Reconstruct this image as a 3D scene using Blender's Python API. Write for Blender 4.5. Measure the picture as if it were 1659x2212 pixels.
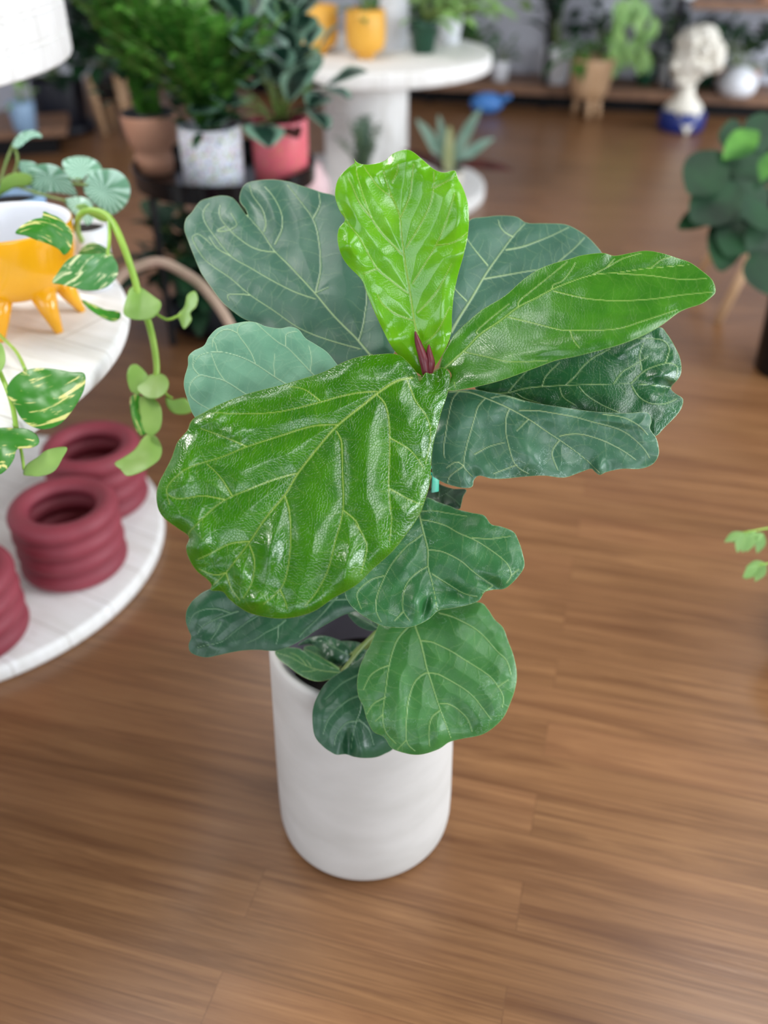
import bpy, math, random
import numpy as np
from mathutils import Vector
random.seed(7); rng = np.random.default_rng(7)
for o in list(bpy.data.objects): bpy.data.objects.remove(o)
S = bpy.context.scene
COL = S.collection
# ---------------------------------------------------------------- camera
FPX, PITCH, CH = 1950.0, math.radians(35.5), 1.5
cam = bpy.data.cameras.new('camera'); camo = bpy.data.objects.new('camera', cam); COL.objects.link(camo)
camo.location = (0, 0, CH); camo.rotation_euler = (math.pi/2 - PITCH, 0, 0)
cam.sensor_fit = 'VERTICAL'; cam.sensor_height = 36.0; cam.lens = FPX/2212*36
cam.clip_start = .05
cam.dof.use_dof = True; cam.dof.focus_distance = 1.20; cam.dof.aperture_fstop = 1.75
S.camera = camo
# ---------------------------------------------------------------- world, light, exposure
w = bpy.data.worlds.new('world'); S.world = w; w.use_nodes = True
w.node_tree.nodes['Background'].inputs[0].default_value = (.78, .88, 1, 1)
w.node_tree.nodes['Background'].inputs[1].default_value = 1.0
S.view_settings.view_transform = 'Standard'; S.view_settings.look = 'None'
S.view_settings.exposure = .28; S.view_settings.gamma = 1; S.view_settings.use_curve_mapping = False
RA = math.radians(14)
def W(u, v, z=0): return (u*math.cos(RA)+v*math.sin(RA), -u*math.sin(RA)+v*math.cos(RA), z)
def area(name, loc, look, sx, sy, power, col):
    l = bpy.data.lights.new(name, 'AREA'); l.shape = 'RECTANGLE'; l.size = sx; l.size_y = sy
    l.energy = power; l.color = col
    o = bpy.data.objects.new(name, l); COL.objects.link(o); o.location = loc
    o.rotation_euler = (Vector(look)-Vector(loc)).to_track_quat('-Z', 'Y').to_euler()
    return o
area('daylight_front_window_right', W(2.2, -2.45, 1.75), W(1.2, 5, 1.2), 2.6, 1.9, 60, (.86, .93, 1))
area('daylight_front_window_left', W(-2.2, -2.45, 1.55), W(-2.2, 5, 1.2), 2.6, 2.3, 40, (.86, .93, 1))
area('daylight_side_window_near', W(4.35, 2.0, 1.6), W(0, 2.2, 1.0), 2.4, 2.1, 188, (.88, .94, 1))
area('daylight_side_window_far', W(4.35, 6.1, 1.5), W(2.6, 8, .9), 2.2, 2.1, 170, (.88, .94, 1))
for u, v, pw in ((-2.4, 1.8, 55), (-1.6, 4.4, 16), (1.6, 4.4, 9)):
    area('ceiling_lamp_light', W(u, v, 2.93), W(u, v, 0), .6, 1.2, pw, (1, .96, .92))
for u, v, sy_, pw in ((-1.5, 1.2, .35, 16), (1.15, 1.15, .75, 50)):
    o = area('added_highlight_strip', W(u, v, 2.93), W(u, v, 0), 3.3, sy_, pw, (.95, .98, 1)); o.rotation_euler = (0, 0, math.pi/2-RA)  # unseen strips added overhead to give the leaves streaky highlights
# ---------------------------------------------------------------- helpers
def ray(x, y):
    r = (np.asarray(x, float)-829.5)/FPX; d = (np.asarray(y, float)-1106)/FPX
    c, s = math.cos(PITCH), math.sin(PITCH)
    return np.stack([r, c-d*s, -s-d*c], -1)
def at(x, y, depth): return np.array([0, 0, CH]) + ray(x, y)*np.asarray(depth, float)[..., None]
def atz(x, y, z):
    v = ray(x, y); return np.array([0, 0, CH]) + v*((z-CH)/v[2])
def aty(x, y, Y):
    v = ray(x, y); return np.array([0, 0, CH]) + v*(Y/v[1])

class MB:
    def __init__(s): s.v = []; s.f = []; s.uv = []; s.n = 0
    def add(s, V, F, UV=None):
        V = np.asarray(V, float).reshape(-1, 3)
        s.v.append(V); s.f += [tuple(i+s.n for i in f) for f in F]; s.n += len(V)
        s.uv.append(np.zeros((len(V), 2)) if UV is None else np.asarray(UV, float).reshape(-1, 2))
        return s
    def grid(s, P, UV=None, close_u=False, flip=False):
        a, b = P.shape[:2]; F = []
        for i in range(a-1):
            for j in range(b if close_u else b-1):
                q = (i*b+j, i*b+(j+1) % b, (i+1)*b+(j+1) % b, (i+1)*b+j)
                F.append(q[::-1] if flip else q)
        return s.add(P.reshape(-1, 3), F, None if UV is None else UV.reshape(-1, 2))
    def box(s, c, d, rz=0, bev=0):
        c = np.array(c, float); d = np.array(d, float)/2
        b = min(bev, *(d*.9)) if bev else 0
        if not b:
            V = np.array([[x, y, z] for z in (-1, 1) for y in (-1, 1) for x in (-1, 1)], float)*d
            F = [(0, 2, 3, 1), (4, 5, 7, 6), (0, 1, 5, 4), (2, 6, 7, 3), (0, 4, 6, 2), (1, 3, 7, 5)]
        else:
            V = []
            for z in (-1, 1):
                for y in (-1, 1):
                    for x in (-1, 1):
                        V += [[x*d[0], y*(d[1]-b), z*(d[2]-b)], [x*(d[0]-b), y*d[1], z*(d[2]-b)], [x*(d[0]-b), y*(d[1]-b), z*d[2]]]
            V = np.array(V); k = lambda x, y, z, a: ((z*2+y)*2+x)*3+a
            F = []
            for sgn in (0, 1):
                q = [k(sgn, 0, 0, 0), k(sgn, 1, 0, 0), k(sgn, 1, 1, 0), k(sgn, 0, 1, 0)]; F.append(q if sgn else q[::-1])
                q = [k(0, sgn, 0, 1), k(1, sgn, 0, 1), k(1, sgn, 1, 1), k(0, sgn, 1, 1)]; F.append(q[::-1] if sgn else q)
                q = [k(0, 0, sgn, 2), k(1, 0, sgn, 2), k(1, 1, sgn, 2), k(0, 1, sgn, 2)]; F.append(q if sgn else q[::-1])
            for p in (0, 1):
                for q in (0, 1):
                    F += [(k(0, p, q, 1), k(1, p, q, 1), k(1, p, q, 2), k(0, p, q, 2)), (k(p, 0, q, 0), k(p, 1, q, 0), k(p, 1, q, 2), k(p, 0, q, 2)),
                          (k(p, q, 0, 0), k(p, q, 1, 0), k(p, q, 1, 1), k(p, q, 0, 1))]
            for x in (0, 1):
                for y in (0, 1):
                    for z in (0, 1): F.append((k(x, y, z, 0), k(x, y, z, 1), k(x, y, z, 2)))
        cr, sr = math.cos(rz), math.sin(rz)
        V = np.stack([V[:, 0]*cr-V[:, 1]*sr, V[:, 0]*sr+V[:, 1]*cr, V[:, 2]], -1)+c
        return s.add(V, F)
    def lathe(s, c, prof, n=64, squash=1.0):
        c = np.array(c, float); P = np.array(prof, float); a = np.arange(n)*2*math.pi/n
        G = np.stack([P[:, 0:1]*np.cos(a)[None], P[:, 0:1]*np.sin(a)[None]*squash, np.repeat(P[:, 1:2], n, 1)], -1)+c
        U = np.stack([np.repeat(a[None]/6.2832, len(P), 0), np.repeat(P[:, 1:2], n, 1)], -1)
        return s.grid(G, U, close_u=True)
    def tube(s, pts, r, n=10, cap=True):
        P = np.array(pts, float); m = len(P)
        r = np.interp(np.arange(m), np.linspace(0, m-1, len(r)), r) if hasattr(r, '__len__') else np.full(m, r)
        T = np.gradient(P, axis=0); T /= np.linalg.norm(T, axis=1)[:, None]+1e-12
        ref = np.array([0, 0, 1.]) if abs(T[0, 2]) < .9 else np.array([1., 0, 0]); rows = []
        for i in range(m):
            x = ref-T[i]*ref.dot(T[i]); x /= np.linalg.norm(x); ref = x; y = np.cross(T[i], x)
            a = np.arange(n)*2*math.pi/n
            rows.append(P[i]+r[i]*(np.cos(a)[:, None]*x+np.sin(a)[:, None]*y))
        base = s.n; s.grid(np.array(rows), close_u=True)
        if cap:
            s.f.append(tuple(base+i for i in range(n))[::-1]); s.f.append(tuple(base+(m-1)*n+i for i in range(n)))
        return s
    def torus(s, c, R, r, n=64, k=16):
        a = np.arange(n+1)*2*math.pi/n; b = np.arange(k)*2*math.pi/k
        G = np.stack([(R+r*np.cos(b))[None]*np.cos(a)[:, None], (R+r*np.cos(b))[None]*np.sin(a)[:, None], np.repeat((r*np.sin(b))[None], n+1, 0)], -1)
        return s.grid(G+np.array(c, float), close_u=True)
    def blob(s, c, r, n=24, m=14, f=None):
        c = np.array(c, float); r = np.array(r, float)*np.ones(3)
        th = np.linspace(0.001, math.pi-.001, m)[:, None]; ph = (np.arange(n)*2*math.pi/n)[None]
        D = np.stack([np.sin(th)*np.cos(ph), np.sin(th)*np.sin(ph), np.cos(th)+0*ph], -1)
        k = f(D)[..., None] if f else 1
        return s.grid(D*r*k+c, close_u=True, flip=True)
    def blade(s, base, d, nrm, L, Wd, droop=.3, a=1.0, b=.9, fold=.15, n=7, wave=0, k=5):
        base = np.array(base, float); d = np.array(d, float); d /= np.linalg.norm(d)+1e-9
        nrm = np.array(nrm, float); sd = np.cross(d, nrm); sd /= np.linalg.norm(sd)+1e-9; up = np.cross(sd, d)
        t = np.linspace(0, 1, n); x = np.linspace(-1, 1, k)
        cen = base+d*(L*t)[:, None]+np.array([0, 0, -1.])*(droop*L*t**2)[:, None]
        wd = Wd*.5*np.clip(np.sin(np.pi*np.clip(t, .02, .985)**a), 0, 1)**b
        off = fold*wd[:, None]*np.abs(x)[None]**1.5+wave*np.sin(t*17)[:, None]*np.abs(x)[None]
        G = cen[:, None]+sd*(wd[:, None]*x[None])[..., None]+up*off[..., None]
        U = np.stack([np.repeat(t[:, None], k, 1), np.repeat(x[None], n, 0)], -1)
        return s.grid(G, U)
def cr(P, n=8, closed=False):
    P = np.array(P, float); m = len(P); out = []
    for i in range(m if closed else m-1):
        g = (lambda k: P[k % m]) if closed else (lambda k: P[min(max(k, 0), m-1)])
        p0, p1, p2, p3 = g(i-1), g(i), g(i+1), g(i+2)
        for t in np.arange(n)/n:
            out.append(.5*((2*p1)+(-p0+p2)*t+(2*p0-5*p1+4*p2-p3)*t*t+(-p0+3*p1-3*p2+p3)*t**3))
    if not closed: out.append(P[-1])
    return np.array(out)
def rootloc(p):
    while p.parent: p = p.parent
    return np.array(p.location)
def obj(name, mb, m, parent=None, smooth=True, label=None, attrs=None, solid=0, auto=None):
    V = np.concatenate(mb.v); UV = np.concatenate(mb.uv)
    if parent is not None: V = V-rootloc(parent)
    me = bpy.data.meshes.new(name); me.from_pydata(V.tolist(), [], mb.f)
    uvl = me.uv_layers.new(name='UVMap'); li = np.zeros(len(me.loops), dtype=np.int32); me.loops.foreach_get('vertex_index', li)
    uvl.data.foreach_set('uv', UV[li].astype(np.float32).ravel())
    for k, a in (attrs or {}).items():
        at_ = me.attributes.new(k, 'FLOAT', 'POINT'); at_.data.foreach_set('value', np.asarray(a, np.float32))
    if smooth: me.polygons.foreach_set('use_smooth', [True]*len(me.polygons))
    me.materials.append(m); me.validate(); me.update()
    o = bpy.data.objects.new(name, me); COL.objects.link(o); o.parent = parent
    if smooth and auto is not None:
        e = o.modifiers.new('edges', 'EDGE_SPLIT'); e.split_angle = math.radians(auto)
    if solid:
        md = o.modifiers.new('thickness', 'SOLIDIFY'); md.thickness = solid; md.offset = -1
    if label: o['label'] = label
    return o
def thing(name, label, cat, loc, group=None):
    o = bpy.data.objects.new(name, None); COL.objects.link(o); o.location = [float(x) for x in loc]; o.empty_display_size = .05
    o['label'] = label; o['category'] = cat
    if group: o['group'] = group
    return o
def tag(o, label, cat, group=None):
    o['label'] = label; o['category'] = cat
    if group: o['group'] = group
    return o
def struct(name, mb, m, smooth=False):
    o = obj(name, mb, m, smooth=smooth); o['kind'] = 'structure'; return o
def dup(root, loc, label, group=None, rotz=0):
    r = root.copy(); COL.objects.link(r); r.location = [float(x) for x in loc]; r.rotation_euler = (0, 0, rotz); r['label'] = label
    if group: r['group'] = group
    def rec(a, b):
        for ch in list(a.children):
            if ch == b: continue
            c = ch.copy(); COL.objects.link(c); c.parent = b; rec(ch, c)
    rec(root, r); return r
# ---------------------------------------------------------------- materials
def srgb(c):
    return tuple((x/255/12.92 if x/255 <= .04045 else ((x/255+.055)/1.055)**2.4) for x in c[:3])+(1,)
class NT:
    def __init__(s, name):
        s.m = bpy.data.materials.new(name); s.m.use_nodes = True; s.t = s.m.node_tree; s.p = s.t.nodes['Principled BSDF']
        s.out = s.t.nodes['Material Output']
    def n(s, typ, **kw):
        nd = s.t.nodes.new(typ)
        for k, v in kw.items():
            if k in nd.inputs.keys() if isinstance(k, str) else False: nd.inputs[k].default_value = v
            else: setattr(nd, k, v)
        return nd
    def l(s, a, b): s.t.links.new(a, b)
    def mix(s, fac, a, b, mode='MIX'):
        nd = s.t.nodes.new('ShaderNodeMix'); nd.data_type = 'RGBA'; nd.blend_type = mode
        for i, v in ((0, fac), (6, a), (7, b)):
            if hasattr(v, 'links') or isinstance(v, bpy.types.NodeSocket): s.l(v, nd.inputs[i])
            else: nd.inputs[i].default_value = v
        return nd.outputs[2]
    def math(s, op, a, b=0., c=None, clamp=False):
        nd = s.t.nodes.new('ShaderNodeMath'); nd.operation = op; nd.use_clamp = clamp
        for i, v in ((0, a), (1, b), (2, c)):
            if v is None: continue
            if isinstance(v, bpy.types.NodeSocket): s.l(v, nd.inputs[i])
            else: nd.inputs[i].default_value = v
        return nd.outputs[0]
    def ramp(s, v, lo, hi):
        nd = s.t.nodes.new('ShaderNodeMapRange'); s.l(v, nd.inputs[0]); nd.inputs[1].default_value = lo; nd.inputs[2].default_value = hi
        return nd.outputs[0]
    def coord(s, which='Object', scale=(1, 1, 1), rot=(0, 0, 0)):
        tc = s.t.nodes.new('ShaderNodeTexCoord'); mp = s.t.nodes.new('ShaderNodeMapping')
        mp.inputs['Scale'].default_value = scale; mp.inputs['Rotation'].default_value = rot
        s.l(tc.outputs[which], mp.inputs[0]); return mp.outputs[0]
    def noise(s, co, scale=5, detail=3, rough=.5, dist=0):
        nd = s.t.nodes.new('ShaderNodeTexNoise'); s.l(co, nd.inputs['Vector']); nd.inputs['Scale'].default_value = scale
        nd.inputs['Detail'].default_value = detail; nd.inputs['Roughness'].default_value = rough; nd.inputs['Distortion'].default_value = dist
        return nd.outputs['Fac']
    def bump(s, h, strength=.2, dist=.01, prev=None):
        nd = s.t.nodes.new('ShaderNodeBump'); s.l(h, nd.inputs['Height']); nd.inputs['Strength'].default_value = strength; nd.inputs['Distance'].default_value = dist
        if prev: s.l(prev, nd.inputs['Normal'])
        return nd.outputs[0]
def simple(name, c1, c2=None, rough=.5, scale=8, metal=0, bump=0, spec=.5, coat=0, stretch=(1, 1, 1)):
    t = NT(name); co = t.coord('Object', stretch); p = t.p
    c2 = c2 or tuple(int(x*.9) for x in c1)
    t.l(t.mix(t.ramp(t.noise(co, scale, 4), .3, .7), srgb(c1), srgb(c2)), p.inputs['Base Color'])
    p.inputs['Roughness'].default_value = rough; p.inputs['Metallic'].default_value = metal
    p.inputs['Specular IOR Level'].default_value = spec; p.inputs['Coat Weight'].default_value = coat
    if bump: t.l(t.bump(t.noise(co, scale*4, 4), bump, .004), p.inputs['Normal'])
    return t.m
def translucent(t, col, amt):
    tr = t.t.nodes.new('ShaderNodeBsdfTranslucent'); mx = t.t.nodes.new('ShaderNodeMixShader')
    if isinstance(col, bpy.types.NodeSocket): t.l(col, tr.inputs[0])
    else: tr.inputs[0].default_value = col
    mx.inputs[0].default_value = amt; t.l(t.p.outputs[0], mx.inputs[1]); t.l(tr.outputs[0], mx.inputs[2]); t.l(mx.outputs[0], t.out.inputs['Surface'])
def fig_leaf_mat(name, base, lite, vein, rough=.35, coat=.0, trans=.12, stain=0, crack=.5, sheen=0, spec=.5):
    t = NT(name); p = t.p
    tc = t.t.nodes.new('ShaderNodeUVMap'); uv = tc.outputs[0]
    av = t.t.nodes.new('ShaderNodeAttribute'); av.attribute_name = 'vein'; vn = av.outputs['Fac']
    ae = t.t.nodes.new('ShaderNodeAttribute'); ae.attribute_name = 'rim'; rm = ae.outputs['Fac']
    n1 = t.noise(uv, 7, 4); col = t.mix(t.ramp(n1, .3, .7), srgb(base), srgb(lite))
    # fine net of veinlets
    wob = t.t.nodes.new('ShaderNodeTexNoise'); t.l(uv, wob.inputs['Vector']); wob.inputs['Scale'].default_value = 30
    va = t.t.nodes.new('ShaderNodeVectorMath'); va.operation = 'MULTIPLY_ADD'; t.l(wob.outputs['Color'], va.inputs[0]); va.inputs[1].default_value = (.012, .012, 0); t.l(uv, va.inputs[2])
    def vor(scale):
        nd = t.t.nodes.new('ShaderNodeTexVoronoi'); nd.feature = 'DISTANCE_TO_EDGE'; t.l(va.outputs[0], nd.inputs['Vector']); nd.inputs['Scale'].default_value = scale; nd.voronoi_dimensions = '2D'
        return nd.outputs['Distance']
    big = t.ramp(vor(17), .035, 0.0); sml = t.ramp(vor(85), .0, .12)
    col = t.mix(t.math('MULTIPLY', big, .05), col, srgb(vein))
    col = t.mix(t.math('MULTIPLY', t.ramp(sml, .5, 0), .12), col, srgb(lite))
    if stain:
        ns = t.noise(uv, 9, 6, .6); ln = t.ramp(t.math('ABSOLUTE', t.math('SUBTRACT', ns, .5)), .006, 0)
        lim = t.ramp(t.noise(uv, 3.1, 2), .52, .62); speck = t.ramp(t.noise(uv, 160, 2), .68, .74)
        f = t.math('MAXIMUM', t.math('MULTIPLY', ln, lim), t.math('MULTIPLY', speck, .6))
        edge = t.math('MULTIPLY', t.ramp(t.noise(uv, 45, 4, .7), .45, .75), t.ramp(rm, .08, .7))
        f = t.math('MULTIPLY', t.math('MAXIMUM', f, edge), stain, clamp=True)
        col = t.mix(f, col, srgb((175, 200, 185)))
    col = t.mix(t.math('MULTIPLY', vn, .95, clamp=True), col, srgb(vein))
    col = t.mix(t.math('MULTIPLY', t.ramp(rm, .6, .95), .7), col, srgb(vein))
    t.l(col, p.inputs['Base Color'])
    b1 = t.bump(t.ramp(sml, 0, 1), crack*.35, .0008)
    b2 = t.bump(big, crack*.12, .0012, b1); b3 = t.bump(vn, .6, .0012, b2); t.l(b3, p.inputs['Normal'])
    rn = t.math('MULTIPLY_ADD', t.noise(uv, 12, 4), .16, rough-.08); t.l(rn, p.inputs['Roughness'])
    p.inputs['Coat Weight'].default_value = coat; p.inputs['Coat Roughness'].default_value = .14
    p.inputs['Specular IOR Level'].default_value = spec
    if coat: t.l(t.bump(t.ramp(sml, 0, 1), crack*.22, .0008), p.inputs['Coat Normal'])
    p.inputs['Sheen Weight'].default_value = sheen; p.inputs['Sheen Roughness'].default_value = .4
    p.inputs['Sheen Tint'].default_value = (.7, .95, .85, 1)
    translucent(t, t.mix(.5, col, srgb((150, 220, 40))), trans)
    return t.m
def foliage_mat(name, c1, c2, rough=.5, trans=.15, border=None, streak=None, ribs=None):
    t = NT(name); co = t.coord('Object'); uvn = t.t.nodes.new('ShaderNodeUVMap'); sp = t.t.nodes.new('ShaderNodeSeparateXYZ'); t.l(uvn.outputs[0], sp.inputs[0])
    col = t.mix(t.ramp(t.noise(co, 9, 3), .35, .65), srgb(c1), srgb(c2)); ax = t.math('ABSOLUTE', sp.outputs[1])
    if border: col = t.mix(t.ramp(t.math('MULTIPLY_ADD', t.noise(co, 60, 2), .25, ax), .55, .8), col, srgb(border))
    stm = t.t.nodes.new('ShaderNodeMapping'); stm.inputs['Scale'].default_value = (.6, 1.6, 1); stm.inputs['Rotation'].default_value = (0, 0, .5); t.l(uvn.outputs[0], stm.inputs[0]); stv = stm.outputs[0]
    if streak: col = t.mix(t.ramp(t.noise(stv, 2.6, 4, .62, .5), .55, .60), col, srgb(streak))
    if ribs:
        wv = t.math('SINE', t.math('MULTIPLY', t.math('ARCTAN2', sp.outputs[1], t.math('SUBTRACT', sp.outputs[0], .4)), 17.))
        col = t.mix(t.math('MULTIPLY', t.ramp(wv, -.3, .7), .85), col, srgb(ribs))
    t.l(col, t.p.inputs['Base Color']); t.p.inputs['Roughness'].default_value = rough
    t.l(t.bump(t.noise(co, 40, 2), .15, .004), t.p.inputs['Normal'])
    translucent(t, col, trans); return t.m
M = {}
# floor planks
t = NT('oak laminate'); co = t.coord('Object', rot=(0, 0, math.radians(15)))
br = t.n('ShaderNodeTexBrick'); t.l(co, br.inputs['Vector']); br.offset = .37; br.squash = 1
for k, v in (('Scale', 1), ('Mortar Size', .0009), ('Mortar Smooth', .3), ('Bias', 0), ('Brick Width', 1.25), ('Row Height', .098), ('Color1', (0, 0, 0, 1)), ('Color2', (1, 1, 1, 1)), ('Mortar', (.5, .5, .5, 1))): br.inputs[k].default_value = v
va = t.t.nodes.new('ShaderNodeVectorMath'); va.operation = 'MULTIPLY_ADD'; t.l(br.outputs['Color'], va.inputs[0]); va.inputs[1].default_value = (3, 5, 9); t.l(co, va.inputs[2])
mp = t.t.nodes.new('ShaderNodeMapping'); mp.inputs['Scale'].default_value = (1, 18, 1); t.l(va.outputs[0], mp.inputs[0])
g1 = t.noise(mp.outputs[0], 1.6, 5, .62, .9)
mp2 = t.t.nodes.new('ShaderNodeMapping'); mp2.inputs['Scale'].default_value = (1.5, 70, 1); t.l(va.outputs[0], mp2.inputs[0])
g2 = t.noise(mp2.outputs[0], 1.7, 5, .7, .6)
c = t.mix(t.ramp(g1, .3, .7), srgb((101, 66, 39)), srgb((148, 107, 70)))
c = t.mix(t.math('MULTIPLY', t.ramp(g2, .52, .70), .75), c, srgb((92, 58, 34)))
c = t.mix(t.math('MULTIPLY', t.ramp(g2, .45, .28), .35), c, srgb((182, 138, 96)))
sepb = t.t.nodes.new('ShaderNodeSeparateColor'); t.l(br.outputs['Color'], sepb.inputs[0])
c = t.mix(t.math('MULTIPLY', sepb.outputs[0], .16), c, srgb((160, 108, 76)))
c = t.mix(t.math('MULTIPLY', br.outputs['Fac'], .35), c, srgb((70, 40, 22)))
t.l(c, t.p.inputs['Base Color']); t.l(t.math('MULTIPLY_ADD', g2, .18, .22), t.p.inputs['Roughness'])
t.l(t.bump(g2, .08, .002), t.p.inputs['Normal']); M['floor'] = t.m
M['wall'] = simple('cool white wall paint', (208, 211, 222), (198, 200, 212), .8, 3)
M['ceiling'] = simple('white ceiling paint', (112, 114, 118), (104, 106, 110), .9, 3)
M['ceramic'] = simple('matte off-white ceramic', (207, 204, 199), (193, 190, 184), .72, 7, bump=.05, stretch=(1, 1, 2.2))
def whitewash(name, a, b, crack, planks=True):
    t = NT(name); co = t.coord('Object', (1, 1, 1), (0, 0, .5)); mp = t.t.nodes.new('ShaderNodeMapping'); mp.inputs['Scale'].default_value = (1, 12, 3); t.l(co, mp.inputs[0])
    g = t.noise(mp.outputs[0], 3, 6, .65, .4); c = t.mix(t.ramp(g, .35, .68), srgb(a), srgb(b))
    c = t.mix(t.math('MULTIPLY', t.ramp(t.noise(mp.outputs[0], 9, 5, .7), .62, .74), .4), c, srgb(crack))
    br = t.n('ShaderNodeTexBrick'); t.l(co, br.inputs['Vector']); br.offset = .4
    for k, v in (('Scale', 1), ('Mortar Size', .003), ('Brick Width', .8), ('Row Height', .13)): br.inputs[k].default_value = v
    c = t.mix(t.math('MULTIPLY', br.outputs['Fac'], .35), c, srgb(crack))
    t.l(c, t.p.inputs['Base Color']); t.p.inputs['Roughness'].default_value = .65
    t.l(t.bump(g, .2, .003), t.p.inputs['Normal']); return t.m
M['wash'] = whitewash('whitewashed wood', (240, 239, 237), (224, 222, 216), (160, 150, 136))
M['maroon'] = simple('matte maroon ceramic', (148, 60, 72), (132, 50, 62), .6, 12, bump=.05)
M['yellow'] = simple('glossy yellow glaze', (240, 172, 10), (232, 160, 6), .25, 6, coat=.4)
M['mustard'] = simple('mustard ceramic', (228, 172, 66), (218, 160, 54), .45, 6)
M['white'] = simple('white glazed ceramic', (226, 228, 232), (216, 218, 224), .3, 6)
M['paleblue'] = simple('pale blue glaze', (150, 182, 214), (136, 170, 204), .4, 6)
M['blackmetal'] = simple('black powder-coated metal', (10, 10, 14), (7, 7, 10), .4, 30, spec=.25)
M['blacktray'] = simple('glossy black tray enamel', (9, 9, 12), (6, 6, 9), .16, 30, spec=.35)
M['blackplastic'] = simple('black nursery plastic', (24, 26, 30), (18, 19, 24), .5, 30)
M['navypot'] = simple('dark navy ceramic', (24, 28, 42), (18, 20, 32), .5, 12)
M['terracotta'] = simple('blush clay', (196, 148, 122), (184, 134, 108), .55, 10)
M['soil'] = simple('dark potting soil', (38, 28, 22), (20, 15, 12), .95, 60, bump=.9)
M['greenpot'] = simple('dark green nursery plastic', (16, 70, 48), (12, 58, 40), .4, 10)
M['shelf'] = simple('brown shelf wood', (140, 104, 80), (112, 82, 62), .55, 3, stretch=(2, 20, 8))
M['lightwood'] = simple('pale beech wood', (206, 170, 134), (186, 148, 110), .5, 4, stretch=(6, 6, 1))
M['blue'] = simple('sky blue plastic', (70, 130, 200), (60, 118, 190), .4, 10)
M['navyblue'] = simple('royal blue glaze', (26, 48, 122), (20, 40, 108), .3, 10)
M['cream'] = simple('cream bisque ceramic', (226, 222, 210), (208, 202, 188), .6, 10)
M['pinkish'] = simple('pale pink ceramic', (232, 190, 190), (240, 215, 220), .5, 4)
M['stem'] = simple('green stem', (96, 128, 52), (120, 130, 70), .5, 30)
M['vine'] = simple('bright vine stem', (128, 170, 52), (150, 186, 74), .45, 30)
M['bark'] = simple('brown green bark', (104, 98, 62), (84, 74, 48), .7, 60, bump=.4)
M['bract'] = simple('maroon bud sheath', (92, 24, 36), (120, 42, 48), .4, 60)
M['teal'] = simple('teal plant tape', (70, 196, 160), (60, 180, 150), .45, 30)
M['branch'] = simple('tan bent branch', (158, 140, 118), (186, 156, 140), .6, 14)
# patterned pots
def spotted(name, base, spots, scale, thr):
    t = NT(name); co = t.coord('Object'); col = srgb(base)
    for i, (sc, k) in enumerate(spots):
        nd = t.t.nodes.new('ShaderNodeTexVoronoi'); mp = t.t.nodes.new('ShaderNodeMapping'); mp.inputs['Location'].default_value = (i*3.1, i*1.7, i*.9); t.l(co, mp.inputs[0])
        t.l(mp.outputs[0], nd.inputs['Vector']); nd.inputs['Scale'].default_value = scale*k
        col = t.mix(t.ramp(nd.outputs['Distance'], thr, thr-.06), col, srgb(sc))
    t.l(col, t.p.inputs['Base Color']); t.p.inputs['Roughness'].default_value = .35; return t.m
M['floral'] = spotted('white floral print glaze', (226, 230, 238), [((150, 160, 205), 1), ((150, 185, 150), 1.2), ((205, 160, 175), 1.1), ((190, 200, 150), .9)], 42, .28)
M['pinkprint'] = spotted('coral pink print glaze', (232, 112, 124), [((214, 150, 110), 1), ((196, 120, 96), 1.3)], 40, .24)
# foliage
M['bush'] = foliage_mat('bushy green foliage', (40, 92, 28), (92, 152, 56))
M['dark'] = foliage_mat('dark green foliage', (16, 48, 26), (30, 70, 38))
M['mid'] = foliage_mat('mid green foliage', (46, 92, 40), (84, 132, 66))
M['light'] = foliage_mat('light green foliage', (120, 164, 90), (150, 190, 110))
M['fern'] = foliage_mat('grey green fern', (70, 100, 80), (110, 136, 116), .6)
M['calathea'] = foliage_mat('striped dark foliage', (26, 58, 44), (18, 46, 38), .35, border=(122, 160, 138))
M['grey'] = foliage_mat('silver green straps', (104, 140, 122), (136, 164, 146), .5)
M['sans'] = foliage_mat('pale yellow strap leaf', (180, 186, 140), (160, 172, 120), .5)
M['red'] = foliage_mat('dark red foliage', (84, 40, 36), (60, 30, 28), .5)
# ---------------------------------------------------------------- room
def rbox(mb, u0, u1, v0, v1, z0, z1):
    return mb.box(W((u0+u1)/2, (v0+v1)/2, (z0+z1)/2), (abs(u1-u0), abs(v1-v0), z1-z0), rz=-RA)
U0, U1, V0, V1, ZC = -4.6, 4.6, -2.7, 8.0, 3.0
struct('floor', rbox(MB(), U0, U1, V0, V1, -.1, 0), M['floor'])
struct('ceiling', rbox(MB(), U0, U1, V0, V1, ZC, ZC+.1), M['ceiling'])
struct('wall_back', rbox(MB(), U0-.1, U1+.1, V1, V1+.1, 0, ZC), M['wall'])
struct('wall_left', rbox(MB(), U0-.1, U0, V0, V1, 0, ZC), M['wall'])
mb = MB()   # wall behind the camera, two shop windows
for a, b in ((U0-.1, -3.6), (-.8, .8), (3.6, U1+.1)): rbox(mb, a, b, V0-.1, V0, 0, ZC)
for a, b in ((-3.6, -.8), (.8, 3.6)): rbox(mb, a, b, V0-.1, V0, 0, .35); rbox(mb, a, b, V0-.1, V0, 2.75, ZC)
struct('wall_front', mb, M['wall'])
mb = MB()   # right wall, two windows
for a, b in ((V0, .7), (3.3, 4.8), (7.4, V1)): rbox(mb, U1, U1+.1, a, b, 0, ZC)
for a, b in ((.7, 3.3), (4.8, 7.4)): rbox(mb, U1, U1+.1, a, b, 0, .5); rbox(mb, U1, U1+.1, a, b, 2.7, ZC)
struct('wall_right', mb, M['wall'])
k = 1
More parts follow.
